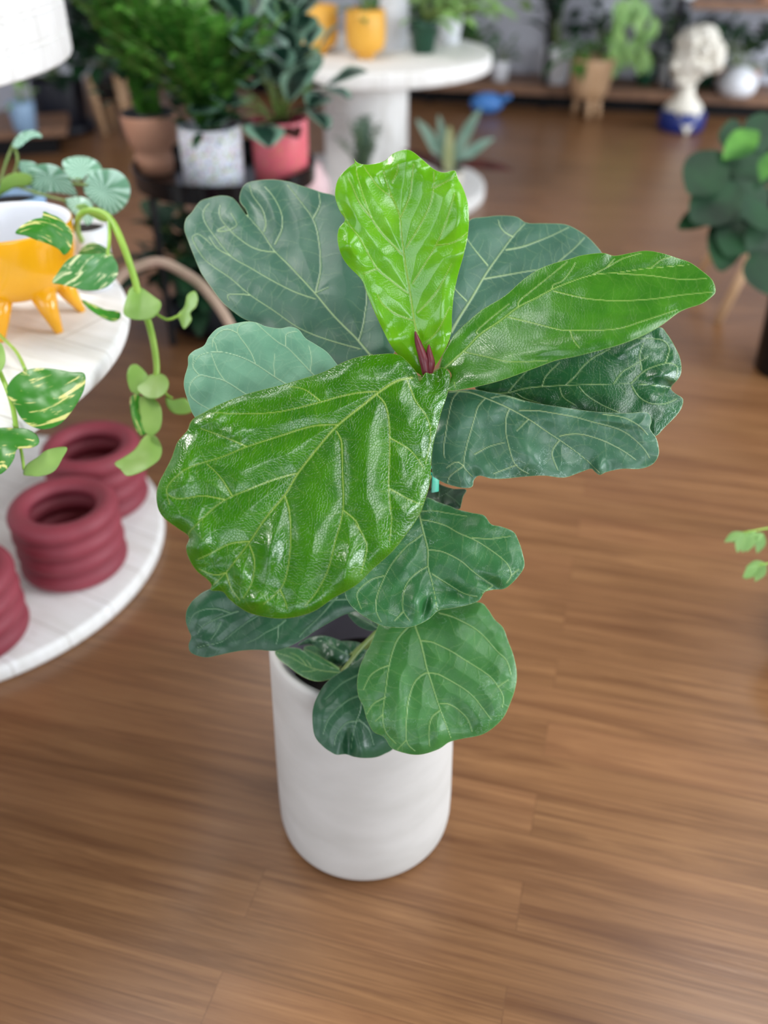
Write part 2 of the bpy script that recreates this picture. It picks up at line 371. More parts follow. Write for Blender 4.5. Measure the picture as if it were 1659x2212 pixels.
for a, b in ((-3.6, -.8), (.8, 3.6)):
    mb = MB()
    for x0, x1, z0, z1 in ((a, b, .35, .42), (a, b, 2.68, 2.75), (a, a+.06, .35, 2.75), (b-.06, b, .35, 2.75), ((a+b)/2-.03, (a+b)/2+.03, .35, 2.75)): rbox(mb, x0, x1, V0-.08, V0-.02, z0, z1)
    struct('window_%d' % k, mb, M['blackmetal']); k += 1
for a, b in ((.7, 3.3), (4.8, 7.4)):
    mb = MB()
    for x0, x1, z0, z1 in ((a, b, .5, .57), (a, b, 2.63, 2.7), (a, a+.06, .5, 2.7), (b-.06, b, .5, 2.7), ((a+b)/2-.03, (a+b)/2+.03, .5, 2.7)): rbox(mb, U1+.02, U1+.08, x0, x1, z0, z1)
    struct('window_%d' % k, mb, M['blackmetal']); k += 1
struct('baseboard_back', rbox(MB(), U0, U1, V1-.015, V1, 0, .1), M['blackmetal'])

# ---------------------------------------------------------------- fiddle leaf fig
PX, PY = -.036, 1.098
fig = thing('potted_fiddle_leaf_fig', 'large fiddle leaf fig with glossy leaves in a tall off-white cylinder pot', 'potted plant', (PX, PY, 0))
prof = [(0, 0), (.10, 0), (.140, .0015), (.1545, .007), (.1605, .017), (.1628, .034), (.1632, .08), (.161, .2), (.158, .32), (.155, .44), (.1545, .462), (.152, .469), (.148, .472), (.142, .471), (.138, .466), (.1365, .455), (.136, .3), (.134, .05), (0, .05)]
obj('pot', MB().lathe((PX, PY, 0), prof, 128), M['ceramic'], fig)
obj('nursery_liner', MB().lathe((PX, PY, 0), [(.0, .30), (.125, .302), (.128, .44), (.1335, .445), (.1335, .438), (.13, .30)], 64), simple('grey mauve plastic', (112, 106, 118), (100, 94, 106), .6, 8), fig, label='grey inner pot')
mb = MB().lathe((PX, PY, 0), [(.0, .345), (.05, .347), (.09, .343), (.126, .342)], 48)
obj('soil', mb, M['soil'], fig)
stem_pts = cr([(-.02, 1.105, .33), (.005, 1.11, .5), (.045, 1.115, .62), (.068, 1.115, .76), (.07, 1.12, .86), (.055, 1.12, .93)], 8)
obj('stem', MB().tube(stem_pts, [.0105, .0095, .0085, .0075, .006]), M['bark'], fig)

def segs_of(poly): P = np.array(poly, float); return P[:-1], P[1:]
def dist_near(X, P, pad=9):
    P = np.array(P, float); k = (X[:, 0] > P[:, 0].min()-pad) & (X[:, 0] < P[:, 0].max()+pad) & (X[:, 1] > P[:, 1].min()-pad) & (X[:, 1] < P[:, 1].max()+pad)
    i = np.nonzero(k)[0]; return i, (dist_poly(X[i], P) if len(i) else None)
def dist_poly(X, P, want_s=False):
    """distance (and arclength fraction) of points X to polyline P"""
    A, B = segs_of(P); L = np.linalg.norm(B-A, axis=1); cum = np.r_[0, np.cumsum(L)][:-1]; tot = L.sum()
    best = np.full(len(X), 1e9); sb = np.zeros(len(X)); nb = np.zeros((len(X), 2))
    for a, b, l, c0 in zip(A, B, L, cum):
        d = b-a; t = np.clip(((X-a)@d)/max(l*l, 1e-9), 0, 1); Q = a+t[:, None]*d
        ds = np.hypot(*(X-Q).T); k = ds < best; best[k] = ds[k]; sb[k] = (c0+t[k]*l)/tot; nb[k] = Q[k]
    return (best, sb, nb)
def inside(X, P):
    r = np.zeros(len(X), bool); n = len(P)
    for i in range(n):
        x0, y0 = P[i]; x1, y1 = P[(i+1) % n]
        if y0 == y1: continue
        c = ((y0 > X[:, 1]) != (y1 > X[:, 1])) & (X[:, 0] < (x1-x0)*(X[:, 1]-y0)/(y1-y0)+x0); r ^= c
    return r
def vnoise(X, cell, seed):
    g = np.random.default_rng(seed).standard_normal((64, 64)); p = X/cell+1000.; i = np.floor(p).astype(int); f = p-i; f = f*f*(3-2*f)
    a = g[i[:, 0] % 64, i[:, 1] % 64]; b = g[(i[:, 0]+1) % 64, i[:, 1] % 64]; c = g[i[:, 0] % 64, (i[:, 1]+1) % 64]; d = g[(i[:, 0]+1) % 64, (i[:, 1]+1) % 64]
    return (a*(1-f[:, 0])+b*f[:, 0])*(1-f[:, 1])+(c*(1-f[:, 0])+d*f[:, 0])*f[:, 1]
def traced(name, crop, outline, anchors, midrib, veins, parent, m, pil=.004, ps=32, fold=0., noise=.002, ncell=70, curl=.004, cw=16, bumps=(), step=2.0, lat=1., vw=3.2, sw=2.0, wave=0., seed=1, solid=.0006, vk=1.0, label=None, arch=0., local=False):
    """one leaf: outline and veins in photo pixels of a crop, laid on its own tilted plane in space, then bulged, folded and curled"""
    ox, oy, sc = crop; T = lambda p: np.array(p, float)/sc+np.array([ox, oy])
    O = cr(T(outline), 6, True); lo = O.min(0)-step*2; hi = O.max(0)+step*2
    xs = np.arange(lo[0], hi[0], step); ys = np.arange(lo[1], hi[1], step); gx, gy = np.meshgrid(xs, ys)
    X = np.stack([gx.ravel(), gy.ravel()], -1); ins = inside(X, O).reshape(gx.shape)
    cell = ins[:-1, :-1].astype(int)+ins[1:, :-1]+ins[:-1, 1:]+ins[1:, 1:] >= 1
    used = np.zeros(gx.shape, bool); used[:-1, :-1] |= cell; used[1:, :-1] |= cell; used[:-1, 1:] |= cell; used[1:, 1:] |= cell
    ids = -np.ones(gx.shape, int); ids[used] = np.arange(used.sum()); X = X[used.ravel()]; isin = ins[used]
    Oc = np.vstack([O, O[:1]]); de, _, nb = dist_poly(X, Oc); X[~isin] = nb[~isin]; de[~isin] = 0
    ci, cj = np.nonzero(cell); F = np.stack([ids[ci, cj], ids[ci+1, cj], ids[ci+1, cj+1], ids[ci, cj+1]], -1)
    mr = cr(T(midrib), 5); dm, sm, nm = dist_poly(X, mr)
    wv = vw*(1-.72*sm); va = np.clip(1.35-dm/np.maximum(wv*.5, .6), 0, 1); dv = dm.copy()
    for v in veins:
        q = cr(T(v), 4); d, s_, _ = dist_poly(X, q); dv = np.minimum(dv, d+8*s_)
        va = np.maximum(va, np.clip(1.35-d/np.maximum(sw*(1-.6*s_)*.5, 1.05), 0, 1)*(1-.35*s_))
    if lat and step < 3:   # fine cross veins between the side veins
        g = np.random.default_rng(seed+100); fine = np.zeros(len(X))
        for poly, nside in [(mr, 2)]+[(cr(T(v), 4), 2) for v in veins]:
            L = np.r_[0, np.cumsum(np.hypot(*np.diff(poly, axis=0).T))]; s0 = g.uniform(8, 20)
            while s0 < L[-1]-6:
                for side in (-1, 1):
                    s1 = s0+g.uniform(-5, 5); p = np.array([np.interp(s1, L, poly[:, 0]), np.interp(s1, L, poly[:, 1])]); q = np.array([np.interp(s1+4, L, poly[:, 0]), np.interp(s1+4, L, poly[:, 1])])
                    if np.hypot(*(q-p)) < 1e-6: continue
                    a0 = math.atan2(*(q-p)[::-1])+side*g.uniform(.95, 1.35); P_ = [p]; ln = g.uniform(18, 52)
                    for k in range(4): a0 += g.uniform(-.35, .35); P_.append(P_[-1]+ln/4*np.array([math.cos(a0), math.sin(a0)]))
                    i, r_ = dist_near(X, P_)
                    if r_ is not None: fine[i] = np.maximum(fine[i], np.clip(1.3-r_[0]/1.0, 0, 1)*.2*(1-.5*r_[1]))
                s0 += g.uniform(18, 34)
        va = np.maximum(va, fine*lat)
    A = np.array(anchors, float); Mx = np.c_[A[:, :2], np.ones(3)]; co = np.linalg.solve(Mx, 1/A[:, 2]); dep = 1/(X@co[:2]+co[2])
    h = pil*(1-np.exp(-(dv/ps)**1.25))*np.clip(de/25, .25, 1)
    px2m = dep/FPX
    h += fold*dm*px2m + arch*(sm**2)
    h += noise*vnoise(X, ncell, seed)+noise*.22*vnoise(X, ncell*.36, seed+9)
    h -= curl*np.exp(-de/cw)
    if wave: h += wave*np.exp(-de/45)*np.sin(X[:, 0]/23+np.cos(X[:, 1]/31)*2+X[:, 1]/27)
    for bx, by, ra, rb, ang, am in bumps:
        c0 = T((bx, by)); dx = X-c0; a = math.radians(ang); u = dx[:, 0]*math.cos(a)+dx[:, 1]*math.sin(a); v = -dx[:, 0]*math.sin(a)+dx[:, 1]*math.cos(a)
        h += am*np.exp(-(u/ra)**2-(v/rb)**2)
    h += .0006*va
    V = at(X[:, 0], X[:, 1], dep-h)
    mb = MB(); mb.v.append(V); mb.uv.append(np.stack([sm, np.clip(((X-nm)[:, 0]*(mr[-1]-mr[0])[1]-(X-nm)[:, 1]*(mr[-1]-mr[0])[0])/np.hypot(*(mr[-1]-mr[0]))/max(dm.max(), 1), -1, 1)], -1) if local else X/500.); mb.f = F.tolist(); mb.n = len(V)
    o = obj(name, mb, m, parent, attrs={'vein': va*vk, 'rim': np.exp(-de/2.2)}, solid=solid, label=label)
    return o
C1 = (330, 300, 2.37); C2 = (880, 420, 2.37); C3 = (320, 740, 2.37); C4 = (560, 1020, 2.676); C5 = (380, 1200, 3.19)
mA = fig_leaf_mat('young bright fig leaf', (104, 180, 8), (130, 202, 26), (184, 210, 90), .22, .8, .32, crack=.35)
mD = fig_leaf_mat('mature glossy fig leaf', (38, 98, 0), (60, 120, 0), (150, 176, 76), .26, .95, .08, spec=.1, crack=1.0)
mE = fig_leaf_mat('side glossy fig leaf', (42, 108, 6), (70, 134, 22), (160, 192, 96), .30, .5, .12, crack=.5)
mB = fig_leaf_mat('matte deep fig leaf', (48, 92, 72), (60, 106, 82), (164, 190, 134), .5, .0, .08, crack=.25, spec=.7)
mC = fig_leaf_mat('pale matte fig leaf', (92, 146, 114), (112, 166, 132), (176, 208, 160), .55, .0, .08, crack=.3, spec=.7)
mG = fig_leaf_mat('dark polished fig leaf', (26, 78, 42), (42, 98, 54), (148, 180, 112), .3, .3, .08, stain=.5, crack=.6)
mH = fig_leaf_mat('water marked fig leaf', (50, 98, 70), (64, 114, 80), (172, 194, 134), .42, .1, .08, stain=.75, crack=.3, spec=.6)
mI = fig_leaf_mat('lower water marked fig leaf', (40, 98, 50), (56, 116, 62), (154, 184, 112), .4, .15, .1, stain=.6, crack=.4)
mJ = fig_leaf_mat('lower fig leaf', (46, 104, 42), (66, 126, 56), (148, 182, 104), .42, .1, .1, stain=.35, crack=.35)
mL = fig_leaf_mat('dark low fig leaf', (30, 72, 46), (42, 88, 56), (110, 146, 106), .4, .1, .06, crack=.3)  # darker green for the low and small leaves

traced('leaf', C1, [(1362,1203),(1335,1183),(1280,1130),(1220,1060),(1150,920),(1100,800),(1068,720),(1000,650),(963,590),(946,520),(952,460),(984,415),(958,370),(936,310),(934,260),(952,200),(1000,148),(1034,122),(1027,99),(1046,120),(1080,131),(1130,128),(1190,110),(1230,75),(1290,55),(1330,65),(1380,105),(1440,155),(1490,172),(1545,162),(1562,200),(1592,260),(1613,330),(1619,410),(1612,500),(1590,600),(1562,700),(1542,800),(1532,900),(1530,980),(1510,1050),(1475,1120),(1445,1165),(1420,1195),(1385,1215)],
  [(905,790,1.21),(860,330,1.13),(980,560,1.165)], [(1392,1195),(1362,1030),(1340,940),(1325,840),(1310,740),(1290,620),(1275,500),(1265,400),(1240,330),(1222,290),(1190,200),(1180,150)],
  [[(1305,790),(1220,725),(1150,665),(1110,600),(1060,510),(1000,430),(975,380)], [(1275,590),(1180,490),(1120,405),(1080,300),(1050,200),(1038,130)], [(1335,930),(1250,900),(1180,850),(1150,800)], [(1225,300),(1150,240),(1080,140)],
   [(1330,740),(1380,660),(1430,580),(1475,490),(1510,400),(1545,280)], [(1295,560),(1380,420),(1430,300),(1440,170)], [(1270,400),(1300,330),(1320,270),(1335,130)], [(1355,890),(1440,800),(1500,700),(1530,640)], [(1450,545),(1540,530),(1610,480)], [(1225,225),(1250,170),(1255,130)], [(1120,405),(1060,330),(1020,240),(1000,200)], [(1150,665),(1080,690)], [(1440,250),(1500,220),(1550,190)], [(1390,1050),(1460,980),(1520,860)]],
  fig, mA, pil=.0055, ps=27, fold=.16, noise=.0018, ncell=90, curl=.005, cw=14, lat=.45, wave=.004, bumps=[(1010,560,35,22,60,.006),(1490,1000,16,70,0,.006),(1180,950,14,70,-25,.006),(1040,300,30,50,0,.004),(1210,230,26,40,0,-.004)], seed=3, vw=4.0)
traced('leaf', C1, [(550,955),(490,932),(440,905),(360,840),(300,762),(250,690),(215,610),(180,520),(161,460),(170,410),(200,375),(240,322),(290,302),(350,290),(400,298),(432,325),(462,368),(490,403),(476,360),(446,318),(452,265),(480,228),(540,212),(620,208),(700,220),(760,240),(820,258),(870,275),(930,290),(1010,340),(1060,420),(1110,560),(1150,700),(1200,850),(1235,980),(1240,1090),(1180,1130),(1110,1150),(1000,1180),(850,1140),(700,1060)],
  [(790,770,1.285),(400,500,1.41),(720,430,1.40)], [(1115,1110),(1040,1020),(930,910),(830,790),(700,650),(620,570),(560,480),(495,405)],
  [[(1060,1075),(900,1030),(750,970),(620,880),(500,800),(400,715),(320,660),(260,610),(210,530),(205,500),(240,490),(300,540)], [(832,820),(730,785),(620,730),(500,660),(400,600),(310,490),(265,420),(260,370),(290,330)], [(630,580),(560,572),(500,550),(430,500),(370,440),(342,390),(345,340)], [(835,785),(850,720),(860,650),(850,520),(820,410),(740,300),(690,235)], [(820,410),(855,340),(850,275)], [(1055,1035),(1078,950),(1085,900),(1095,790),(1060,600)], [(625,540),(655,480),(665,430),(655,370),(620,300),(575,245)], [(570,475),(578,430),(560,360),(510,290),(495,235)], [(500,800),(440,795),(385,800),(390,830)], [(400,600),(330,560),(290,500)], [(370,450),(330,470),(380,470),(430,440),(400,380)], [(830,790),(900,760)]],
  fig, mB, pil=.007, ps=40, fold=.10, noise=.003, ncell=90, curl=.004, wave=.002, bumps=[(500,330,14,32,-35,-.012),(430,400,26,22,0,.009),(600,330,20,60,-20,.009),(690,300,18,70,-20,-.005)], seed=5, vw=4.7, sw=2.7)
traced('leaf', C1, [(212,1420),(180,1340),(160,1270),(163,1220),(180,1160),(182,1115),(210,1085),(262,1058),(290,1010),(340,965),(420,945),(480,935),(530,940),(580,960),(650,970),(700,962),(745,975),(782,1020),(830,1050),(890,1090),(940,1150),(985,1210),(960,1290),(820,1380),(600,1440),(400,1480),(280,1470)],
  [(780,850,1.21),(410,850,1.25),(540,700,1.25)], [(970,1290),(880,1330),(760,1290),(670,1248),(520,1150),(430,1110),(330,1090),(240,1110),(205,1160)],
  [[(600,1400),(540,1350),(465,1300),(370,1240),(300,1222),(240,1212),(195,1250),(190,1310),(230,1350),(290,1385)], [(880,1260),(820,1205),(740,1120),(690,1070),(640,1040),(580,990),(530,942)], [(525,1150),(505,1100),(480,1060),(435,995),(445,955),(480,940)], [(240,1212),(205,1165),(210,1110)], [(435,995),(385,975),(340,990),(308,1030),(305,1065)], [(625,1215),(620,1160),(625,1100)], [(808,1190),(812,1120),(800,1060)], [(680,1060),(685,1000),(740,985)], [(330,1090),(320,1050),(305,1030)], [(370,1240),(330,1180),(300,1100)]],
  fig, mC, pil=.005, ps=40, fold=.06, noise=.002, curl=.006, cw=14, bumps=[(300,1330,26,26,0,-.006),(230,1290,20,30,0,.004)], seed=8, vw=2.9)
traced('leaf', C3, [(1390,195),(1372,150),(1305,76),(1255,57),(1190,59),(1090,70),(1000,100),(900,150),(800,182),(700,213),(600,238),(500,265),(380,310),(300,350),(225,395),(200,450),(150,510),(120,590),(90,650),(55,720),(42,790),(55,860),(90,905),(150,950),(208,995),(194,1050),(210,1110),(250,1170),(300,1210),(324,1240),(322,1268),(380,1275),(412,1310),(460,1350),(520,1385),(600,1405),(690,1413),(780,1400),(860,1370),(950,1308),(1020,1270),(1080,1230),(1150,1160),(1250,1070),(1330,970),(1390,880),(1420,800),(1442,720),(1450,600),(1460,520),(1480,440),(1500,360),(1530,270),(1546,200),(1546,160),(1526,135),(1500,127),(1482,140),(1450,160),(1420,155)],
  [(890,820,1.165),(345,1080,1.10),(720,1330,1.095)], [(1350,180),(1270,198),(1180,255),(1100,320),(980,415),(900,500),(770,665),(700,780),(600,900),(520,1020),(400,1175),(335,1240)],
  [[(1170,250),(1070,258),(960,282),(900,300),(720,345),(600,362),(450,365),(330,362),(270,400)], [(975,420),(860,425),(760,450),(700,470),(500,535),(380,585),(220,635),(140,690),(95,750),(110,830)], [(760,670),(650,700),(520,750),(395,805),(310,870),(220,960),(207,985)], [(518,1018),(420,1030),(320,1080),(255,1110)], [(400,1178),(340,1190),(260,1160)], [(395,805),(320,790),(270,785),(150,800),(95,770)], [(505,533),(440,505),(380,480),(270,440)], [(1325,190),(1345,240),(1370,300),(1420,370),(1443,430),(1445,500),(1420,620)], [(1172,268),(1215,320),(1235,430),(1235,600),(1232,750),(1245,900),(1236,1020)], [(965,455),(988,500),(993,560),(995,650),(997,860),(960,1010),(920,1165),(860,1280),(800,1350)], [(700,785),(722,860),(730,960),(728,1050),(710,1180),(675,1265),(590,1340)], [(520,1040),(545,1120),(530,1230),(485,1310)], [(675,1265),(700,1320),(712,1362)], [(1000,860),(1060,910),(1085,960),(1105,1000),(1120,1055),(1090,1180)], [(400,1180),(415,1230),(430,1270),(470,1320)], [(1240,490),(1340,550),(1410,640)], [(878,297),(800,240),(720,225)], [(1085,960),(1060,930)], [(1240,750),(1330,800),(1400,830)], [(430,785),(370,690),(300,620)]],
  fig, mD, pil=.0075, ps=30, fold=.05, noise=.0026, ncell=130, curl=.012, cw=15, wave=.002, bumps=[(620,1080,20,45,12,.012),(265,1020,24,30,0,.010),(480,1180,18,34,-25,.008),(330,1140,24,16,0,-.007),(1020,1130,20,40,20,.009),(430,470,26,18,-15,.009),(330,370,30,20,0,.006),(1475,200,26,34,20,-.022),(1350,150,22,14,20,-.008),(180,680,26,40,20,.008),(250,930,30,20,-45,.005),(1390,600,24,60,15,-.006),(560,1320,30,14,0,.006)], seed=11, vw=5.4, sw=3.1)
traced('leaf', C2, [(170,895),(180,830),(205,780),(238,720),(300,660),(380,592),(500,518),(600,430),(700,370),(830,330),(900,310),(1000,300),(1060,314),(1140,300),(1220,288),(1300,300),(1380,325),(1450,350),(1520,400),(1562,440),(1578,490),(1562,520),(1505,560),(1430,585),(1380,610),(1300,670),(1200,725),(1100,765),(1000,795),(860,830),(760,850),(650,890),(500,945),(350,985),(215,1004),(212,960),(226,925),(205,895)],
  [(960,790,1.20),(1540,620,1.14),(1100,560,1.235)], [(190,890),(290,800),(370,718),(470,650),(565,578),(660,530),(740,487),(850,442),(960,410),(1080,400),(1200,382),(1330,370),(1440,360)],
  [[(750,495),(900,530),(1000,541),(1080,545),(1260,535),(1400,515),(1560,500)], [(515,628),(600,648),(680,668),(760,688),(830,696),(1060,690),(1200,650),(1380,590)], [(285,805),(400,830),(480,850),(560,858),(720,850)], [(1080,405),(1240,415),(1400,435),(1530,430)], [(740,485),(748,462),(790,445),(830,400),(860,350)], [(568,575),(574,545),(640,490),(740,410),(820,345)], [(360,715),(358,697),(420,640),(520,560)], [(950,410),(1020,375),(1100,330),(1200,300)], [(1250,375),(1300,335),(1350,320)], [(833,696),(850,745),(880,785)], [(1020,375),(1060,330)], [(240,960),(245,990)]],
  fig, mE, pil=.005, ps=42, lat=.6, fold=.42, noise=.0022, ncell=80, curl=.005, cw=12, wave=.002, bumps=[(760,780,90,16,-10,.008),(1150,610,90,14,-5,-.006)], seed=14, vw=3.2, sw=2.4)
traced('leaf', C2, [(320,130),(400,115),(480,108),(560,115),(610,145),(700,148),(800,152),(860,175),(920,215),(960,255),(995,300),(1000,350),(900,440),(700,580),(500,670),(350,730),(235,760),(205,680),(210,500),(240,350),(280,200)],
  [(990,690,1.25),(1120,480,1.38),(1290,545,1.37)], [(225,705),(270,625),(330,530),(400,410),(470,310),(540,215),(600,150)],
  [[(410,362),(350,290),(310,235),(290,200)], [(395,432),(520,410),(670,385),(800,370)], [(505,284),(580,270),(640,250),(740,210),(825,168)], [(540,217),(500,195),(475,165),(465,130)], [(302,545),(240,480),(215,430)], [(680,440),(780,340),(850,280),(905,222)], [(350,640),(500,560),(600,500)]],
  fig, mB, pil=.006, ps=44, fold=.12, noise=.003, ncell=90, curl=.005, bumps=[(500,150,30,20,0,.005)], seed=17, vw=5.4, sw=3.6)
traced('leaf', C2, [(345,985),(500,925),(650,880),(860,820),(1000,780),(1100,750),(1200,715),(1290,679),(1330,715),(1370,780),(1396,840),(1403,900),(1390,940),(1350,988),(1368,1016),(1405,1040),(1412,1062),(1400,1100),(1370,1140),(1320,1190),(1270,1238),(1235,1215),(1180,1170),(1000,1150),(800,1120),(600,1070),(450,1040)],
  [(1010,840,1.245),(1460,850,1.235),(1300,950,1.215)], [(360,1015),(500,1018),(620,990),(800,978),(1000,972),(1150,970),(1290,980),(1345,992)],
  [[(815,972),(860,930),(900,880),(960,830),(1040,790)], [(690,985),(710,930),(780,860)], [(515,1012),(560,960),(610,905)], [(880,985),(920,1030),(1000,1080),(1090,1120)], [(1055,970),(1100,910),(1150,880),(1230,830)], [(1145,968),(1220,900),(1320,865),(1370,872),(1385,900),(1370,950)], [(1320,865),(1340,800),(1325,760),(1280,740),(1180,738)], [(1150,980),(1180,1030),(1230,1065),(1290,1075),(1340,1065),(1380,1045)], [(1200,900),(1190,820),(1210,760)], [(780,990),(800,1040),(860,1080)], [(560,1020),(600,1045),(680,1070)]],
  fig, mG, pil=.006, ps=34, fold=.05, noise=.003, curl=.005, cw=14, bumps=[(1120,790,40,18,-25,.008),(1300,920,24,22,0,.014),(1250,1040,34,22,20,.012),(1340,985,26,10,10,-.014),(1300,820,30,20,60,-.005)], seed=21, vw=2.9, sw=2.1)
traced('leaf', C2, [(205,1015),(260,1003),(340,998),(430,1014),(520,1030),(600,1055),(700,1075),(800,1090),(900,1105),(1000,1115),(1120,1120),(1200,1114),(1236,1122),(1250,1160),(1242,1200),(1275,1250),(1288,1310),(1280,1350),(1250,1385),(1190,1405),(1100,1405),(1025,1420),(985,1436),(960,1420),(938,1405),(880,1425),(800,1450),(700,1440),(600,1445),(500,1455),(430,1455),(370,1440),(342,1460),(330,1497),(280,1502),(200,1482),(150,1455),(128,1430),(120,1300),(135,1200),(160,1100)],
  [(970,845,1.205),(1420,960,1.165),(1000,1050,1.20)], [(215,1012),(260,1008),(330,1016),(420,1050),(520,1095),(620,1150),(700,1205),(780,1258),(860,1315),(940,1380),(982,1425)],
  [[(398,1045),(362,1085),(345,1140),(325,1210),(300,1300),(288,1388),(310,1420),(335,1445)], [(262,1010),(230,1050),(208,1150),(195,1230),(185,1300),(190,1350)], [(522,1098),(506,1140),(504,1200),(512,1260),(550,1380),(620,1430)], [(575,1105),(670,1107),(750,1120),(860,1140),(950,1165),(1100,1210),(1200,1290),(1240,1350)], [(780,1238),(830,1228),(900,1230),(1000,1260),(1100,1310),(1170,1360)], [(776,1262),(748,1300),(742,1340),(770,1410)], [(430,1040),(500,1032),(600,1060)], [(288,1390),(220,1440),(205,1475)], [(1000,1125),(1100,1140),(1180,1180),(1230,1230)], [(345,1330),(420,1290),(500,1270)], [(620,1150),(560,1210)], [(560,1385),(520,1400),(440,1430)], [(288,1390),(250,1370),(200,1400)]],
  fig, mH, pil=.005, ps=38, fold=.12, noise=.0035, ncell=80, curl=.006, cw=16, wave=.003, bumps=[(600,1310,40,26,60,.010),(980,1410,14,22,0,.012),(420,1250,26,60,0,-.006),(1130,1170,70,10,10,.006),(340,1450,14,26,0,-.01)], seed=25, vw=3.3, sw=2.5)
traced('leaf', C4, [(960,150),(985,150),(1040,175),(1100,195),(1150,216),(1230,235),(1300,250),(1340,300),(1400,315),(1470,345),(1500,400),(1520,460),(1533,540),(1500,600),(1450,652),(1410,676),(1350,680),(1302,696),(1270,742),(1200,770),(1100,790),(1035,802),(980,850),(900,890),(830,900),(740,895),(680,875),(600,830),(540,782),(505,732),(495,690),(500,640),(560,540),(700,420),(800,310),(880,210)],
  [(905,1090,1.265),(1130,1220,1.235),(860,1350,1.215)], [(915,200),(925,240),(945,330),(975,450),(976,545),(995,620),(1015,710),(1028,795)],
  [[(938,275),(1000,285),(1080,310),(1150,350),(1260,400),(1380,480),(1440,540),(1455,600),(1430,640)], [(942,360),(890,400),(850,430),(760,540),(710,640),(680,720),(675,800),(705,865)], [(980,450),(1060,460),(1160,510),(1220,560),(1270,600),(1350,655)], [(972,545),(900,590),(850,650),(830,730),(832,800),(870,860)], [(1000,590),(1080,640),(1180,700),(1260,720)], [(928,228),(1000,222),(1080,235),(1200,255)], [(1230,378),(1330,385),(1450,370)], [(720,600),(640,625),(565,700),(590,790)], [(1350,655),(1290,700)], [(830,810),(780,860)], [(1455,600),(1500,560)]],
  fig, mI, pil=.0055, ps=28, fold=.08, noise=.003, curl=.006, cw=14, wave=.002, bumps=[(890,750,20,26,0,.014),(960,780,10,26,20,-.012),(1000,760,10,22,0,.008),(1120,690,40,16,20,-.013),(1330,640,30,12,30,-.010),(1400,560,26,30,0,.006),(600,700,26,50,20,-.006),(830,560,24,46,30,.007)], seed=29, vw=3.6, sw=2.4)
traced('leaf', C4, [(680,905),(700,870),(760,830),(900,780),(1100,755),(1270,752),(1320,790),(1360,850),(1410,900),(1440,980),(1470,1060),(1489,1160),(1480,1250),(1445,1350),(1410,1420),(1350,1480),(1280,1520),(1180,1540),(1100,1560),(1040,1600),(950,1630),(880,1632),(800,1612),(760,1590),(720,1530),(660,1500),(622,1430),(600,1350),(575,1300),(565,1220),(580,1130),(610,1060),(650,980)],
  [(900,1330,1.325),(940,1620,1.275),(1110,1450,1.30)], [(890,840),(905,900),(930,970),(950,1050),(968,1130),(1000,1230),(1045,1370),(1080,1460),(1108,1540)],
  [[(938,975),(990,980),(1040,1000),(1110,1035),(1180,1080),(1320,1170),(1380,1240),(1410,1300),(1405,1360)], [(972,1160),(1020,1165),(1060,1180),(1180,1250),(1240,1300),(1280,1350),(1340,1430)], [(965,1160),(930,1180),(895,1220),(870,1290),(855,1370),(850,1550),(900,1612)], [(862,895),(810,950),(780,1010),(752,1110),(732,1250),(715,1400),(730,1500),(790,1570)], [(1045,1338),(1090,1340),(1140,1365),(1190,1410),(1215,1450),(1230,1500)], [(1040,1380),(1000,1415),(985,1460),(980,1520),(985,1585)], [(1040,815),(1100,830),(1150,850),(1240,900),(1300,950),(1370,1030),(1430,1090),(1455,1170)], [(745,1118),(690,1140),(640,1180),(600,1260)], [(850,1550),(820,1580),(800,1605)], [(730,1300),(660,1340),(620,1400)], [(1380,1240),(1440,1200)], [(715,1400),(670,1440)]],
  fig, mJ, pil=.0065, ps=30, fold=.03, noise=.0025, curl=.010, cw=18, bumps=[(1030,1500,20,34,10,.007),(1160,1430,26,30,-20,-.007),(820,1350,20,60,0,.006),(760,1000,26,60,20,.004)], seed=33, vw=3.7, sw=2.7)
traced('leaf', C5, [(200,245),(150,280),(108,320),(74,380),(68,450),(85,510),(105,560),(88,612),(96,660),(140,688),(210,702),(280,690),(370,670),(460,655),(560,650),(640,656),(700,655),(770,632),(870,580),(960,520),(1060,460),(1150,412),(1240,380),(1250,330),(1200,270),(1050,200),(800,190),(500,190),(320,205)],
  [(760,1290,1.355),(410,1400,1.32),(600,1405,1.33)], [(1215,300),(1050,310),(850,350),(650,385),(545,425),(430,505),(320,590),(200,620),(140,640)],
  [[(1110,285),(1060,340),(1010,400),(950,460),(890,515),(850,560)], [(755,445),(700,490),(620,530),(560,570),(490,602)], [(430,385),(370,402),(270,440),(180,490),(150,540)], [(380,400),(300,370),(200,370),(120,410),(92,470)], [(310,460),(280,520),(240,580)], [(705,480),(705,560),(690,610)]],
  fig, mL, pil=.006, ps=44, fold=.10, noise=.003, curl=.007, seed=37, vw=3.2, sw=3.1, bumps=[(200,600,30,14,20,.006)], vk=.8)
